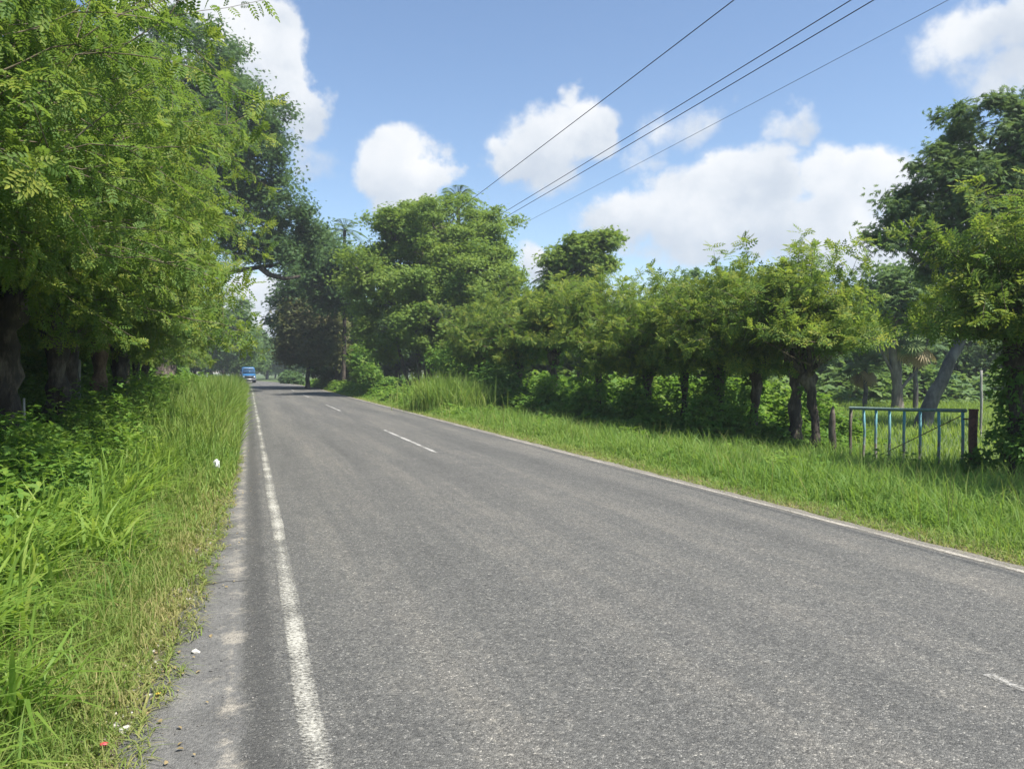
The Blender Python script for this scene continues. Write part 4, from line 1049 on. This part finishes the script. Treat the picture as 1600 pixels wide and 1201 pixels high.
# front panel leans back: bonnet, windscreen, roof
loft([(-2.45, .80, .74, .42, .98), (-2.38, .88, .82, .34, 1.12), (-1.95, .92, .80, .30, 1.26), (-1.35, .93, .76, .30, 1.92), (-1.15, .93, .78, .30, 2.12), (0, .93, .80, .30, 2.18), (2.1, .93, .80, .30, 2.16), (2.4, .91, .76, .36, 2.05)], M['blue'], 'body', van)
mb = MB(); mb.add([(-.80, -1.985, 1.26), (.80, -1.985, 1.26), (.70, -1.40, 1.90), (-.70, -1.40, 1.90), (-.80, -1.93, 1.24), (.80, -1.93, 1.24), (.70, -1.35, 1.88), (-.70, -1.35, 1.88)], [(0, 1, 2, 3), (4, 7, 6, 5), (0, 4, 5, 1), (1, 5, 6, 2), (2, 6, 7, 3), (3, 7, 4, 0)])
mb.build('windscreen', M['glass'], van, False)
mb = MB(); mb.box((-.62, -1.42, 1.955), (.62, -1.28, 2.02)); mb.build('sun_visor_strip', M['silver'], van, False)
for s in (-1, 1):
    mb = MB(); mb.tube([(s * .68, -2.50, .86), (s * .68, -2.36, .86)], [.10, .15], 12); mb.build('headlight', M['lamp'], van)
    mb = MB(); mb.box((s * 1.06 - .09, -1.72, 1.25), (s * 1.06 + .09, -1.60, 1.52)); mb.tube([(s * .88, -1.62, 1.3), (s * 1.02, -1.65, 1.34)], .02, 6); mb.build('wing_mirror', M['black'], van, False)
    mb = MB()
    for y0, y1 in ((-1.25, -.5), (-.4, .85), (.95, 2.1)):
        a, b2 = (.935, .815)
        mb.add([(s * a, y0, 1.30), (s * a, y1, 1.30), (s * b2, y1, 1.88), (s * b2, y0, 1.88), (s * (a - .03), y0, 1.30), (s * (a - .03), y1, 1.30), (s * (b2 - .03), y1, 1.88), (s * (b2 - .03), y0, 1.88)], [(0, 1, 2, 3), (7, 6, 5, 4), (0, 4, 5, 1), (1, 5, 6, 2), (2, 6, 7, 3), (3, 7, 4, 0)])
    mb.build('side_window', M['glass'], van, False)
    for y in (-1.55, 1.5):
        mb = MB(); mb.tube([(s * .70, y, .33), (s * .72, y, .33), (s * .92, y, .33), (s * .94, y, .33)], [.26, .33, .33, .27], 20); w = mb.build('wheel', M['tyre'], van)
        mb = MB(); mb.tube([(s * .93, y, .33), (s * .955, y, .33)], [.20, .17], 14); mb.build('rim', M['steel'], w)
mb = MB(); mb.box((-.52, -2.48, .64), (.52, -2.43, .98)); mb.build('grille', M['black'], van, False)
mb = MB(); mb.box((-.90, -2.54, .36), (.90, -2.36, .62)); mb.build('bumper', M['bumper'], van, False)
mb = MB(); mb.box((-.26, -2.56, .44), (.26, -2.535, .56)); mb.build('number_plate', M['plate'], van, False)

# ------------------------------------------------------------------ litter, stones, crack
def stones(n, xs, ys, r0, r1, mat, name, label):
    ico = []
    bm = bmesh.new(); bmesh.ops.create_icosphere(bm, subdivisions=1, radius=1); bm.verts.ensure_lookup_table()
    bv = np.array([v.co[:] for v in bm.verts]); bf = np.array([[v.index for v in f.verts] for f in bm.faces]); bm.free()
    V = bv[None] * (1 + .22 * rng.normal(size=(n, len(bv), 1))) * (rng.uniform(.6, 1.3, (n, 1, 3)) * np.array([1, 1, .55]))
    rr = r0 * (r1 / r0) ** (rng.random(n) ** 2.2)
    V = V * rr[:, None, None]
    V = V + np.stack([xs, ys, np.where(xs > edge_left(ys), road_z(xs), zg(xs, ys)) + rr * .25], -1)[:, None, :]
    Fq = bf[None] + (np.arange(n) * len(bv))[:, None, None]
    me = mesh_from(name, V.reshape(-1, 3), Fq.reshape(-1, 3), {'age': np.repeat(rng.random(n), len(bv))})
    return tag(link(name, me, mat), label, 'stones', kind='stuff')
m, nt = newmat('limestone_chips')
geo = N(nt, 'ShaderNodeNewGeometry')
col = ramp(nt, geo.outputs['Random Per Island'], [(0, (.10, .09, .08)), (.4, (.24, .22, .18)), (.8, (.42, .39, .33)), (1, (.66, .64, .58))])
pb = N(nt, 'ShaderNodeBsdfPrincipled', ins={'Base Color': col, 'Roughness': .9}); N(nt, 'ShaderNodeOutputMaterial', ins={'Surface': pb.outputs[0]})
n = 3400; ys = .9 + 17 * rng.random(n) ** 1.6; xs = edge_left(ys) - .05 + rng.normal(0, .05, n) - .09 * rng.random(n)
stones(n, xs, ys, .003, .020, m, 'gravel', 'pale limestone gravel crumbling along the left asphalt edge')
n = 1100; ys = .9 + 12 * rng.random(n) ** 1.5; xs = rng.uniform(-.32, .18, n)
m2 = plain_mat('grey_grit', (.06, .057, .053), (.26, .245, .22), .9, 40)
stones(n, xs, ys, .003, .008, m2, 'loose_grit', 'loose grit scattered over the old left shoulder')

n = 900; ys = 1.0 + 16 * rng.random(n) ** 1.4
xs = edge_left(ys) + rng.normal(-.05, .14, n)
zz = np.where(xs > edge_left(ys), road_z(xs), zg(xs, ys)) + .012
a_ = rng.uniform(0, 2 * PI, n)
tag(link('leaf_litter', leaves('leaf_litter', np.stack([xs, ys, zz], -1), np.stack([np.cos(a_), np.sin(a_), .1 * rng.normal(size=n)], -1), np.stack([.3 * rng.normal(size=n), .3 * rng.normal(size=n), np.ones(n)], -1), rng.uniform(.012, .034, n), T_LEAF, rng.random(n)), M['deadfrond']), 'dry fallen leaflets strewn along the left asphalt edge', 'leaf litter', kind='stuff')

def lump(name, label, cat, loc, r, sq, mat, seed, bits=2):
    bm = bmesh.new(); bmesh.ops.create_icosphere(bm, subdivisions=bits, radius=1)
    rr = np.random.default_rng(seed)
    for v in bm.verts:
        k = 1 + .25 * math.sin(v.co.x * 4 + seed) * math.cos(v.co.y * 5) + .10 * rr.normal()
        v.co = Vector((v.co.x * sq[0] * k * r, v.co.y * sq[1] * k * r, v.co.z * sq[2] * k * r))
    me = bpy.data.meshes.new(name); bm.to_mesh(me); bm.free()
    o = link(name, me, mat); o.location = tuple(float(q) for q in loc)
    return tag(o, label, cat)
M['white'] = plain_mat('white_plastic', (.75, .75, .74), (.85, .85, .85), .5)
M['red'] = plain_mat('red_wrapper', (.42, .02, .035), (.55, .04, .06), .4)
M['yellow'] = plain_mat('yellow_leaf', (.45, .28, .03), (.6, .4, .05), .6)
q = P(343, 717, 12.2); lump('litter', 'small white crumpled plastic litter on the left grass edge', 'litter', (q[0] - .05, q[1], .19), .055, (.8, .8, 1.25), M['white'], 4)
q = P(158, 1192, 3.35); lump('litter', 'crumpled red wrapper on the grass at the bottom left corner', 'litter', (q[0], q[1], .03), .013, (1.3, .9, .6), M['red'], 7)
q = P(243, 1081, 3.9); lump('fallen_leaf', 'small yellow fallen leaf on the old shoulder', 'leaf', (q[0], q[1], .022), .012, (1.2, .9, .2), M['yellow'], 9)
for (u, v, Z, r, lab) in ((195, 1124, 3.6, .038, 'largest whitish stone at the bottom left asphalt edge'), (178, 1116, 3.65, .022, 'smaller whitish stone beside the largest one at the bottom left'), (303, 1018, 4.52, .022, 'single white pebble out on the old shoulder')):
    q = P(u, v, Z); lump('stone', lab, 'stone', (q[0], q[1], float(max(zg(q[0], q[1]), 0 if q[0] > edge_left(q[1]) else -1)) + .01), r, (1.2, .9, .6), m, int(u), 1)

# ------------------------------------------------------------------ thin humid air
mb = MB(); mb.box((-900, -900, -2.0), (900, 900, 32.0)); hz = mb.build('haze', None, None, False)
m, nt = newmat('humid_air')
pv = N(nt, 'ShaderNodeVolumePrincipled', ins={'Color': (.86, .92, 1.0, 1), 'Density': .0008, 'Anisotropy': .2})
N(nt, 'ShaderNodeOutputMaterial', ins={'Volume': pv.outputs[0]})
hz.data.materials.append(m); tag(hz, kind='stuff')
SC.cycles.volume_bounces = 0
# ------------------------------------------------------------------ render settings
SC.render.engine = 'CYCLES'
SC.cycles.max_bounces = 12; SC.cycles.diffuse_bounces = 7; SC.cycles.transmission_bounces = 8; SC.cycles.transparent_max_bounces = 6; SC.cycles.glossy_bounces = 2
SC.cycles.use_denoising = True; SC.cycles.denoiser = 'OPENIMAGEDENOISE'; SC.cycles.denoising_input_passes = 'RGB_ALBEDO_NORMAL'; SC.cycles.denoising_prefilter = 'ACCURATE'
SC.cycles.caustics_reflective = False; SC.cycles.caustics_refractive = False
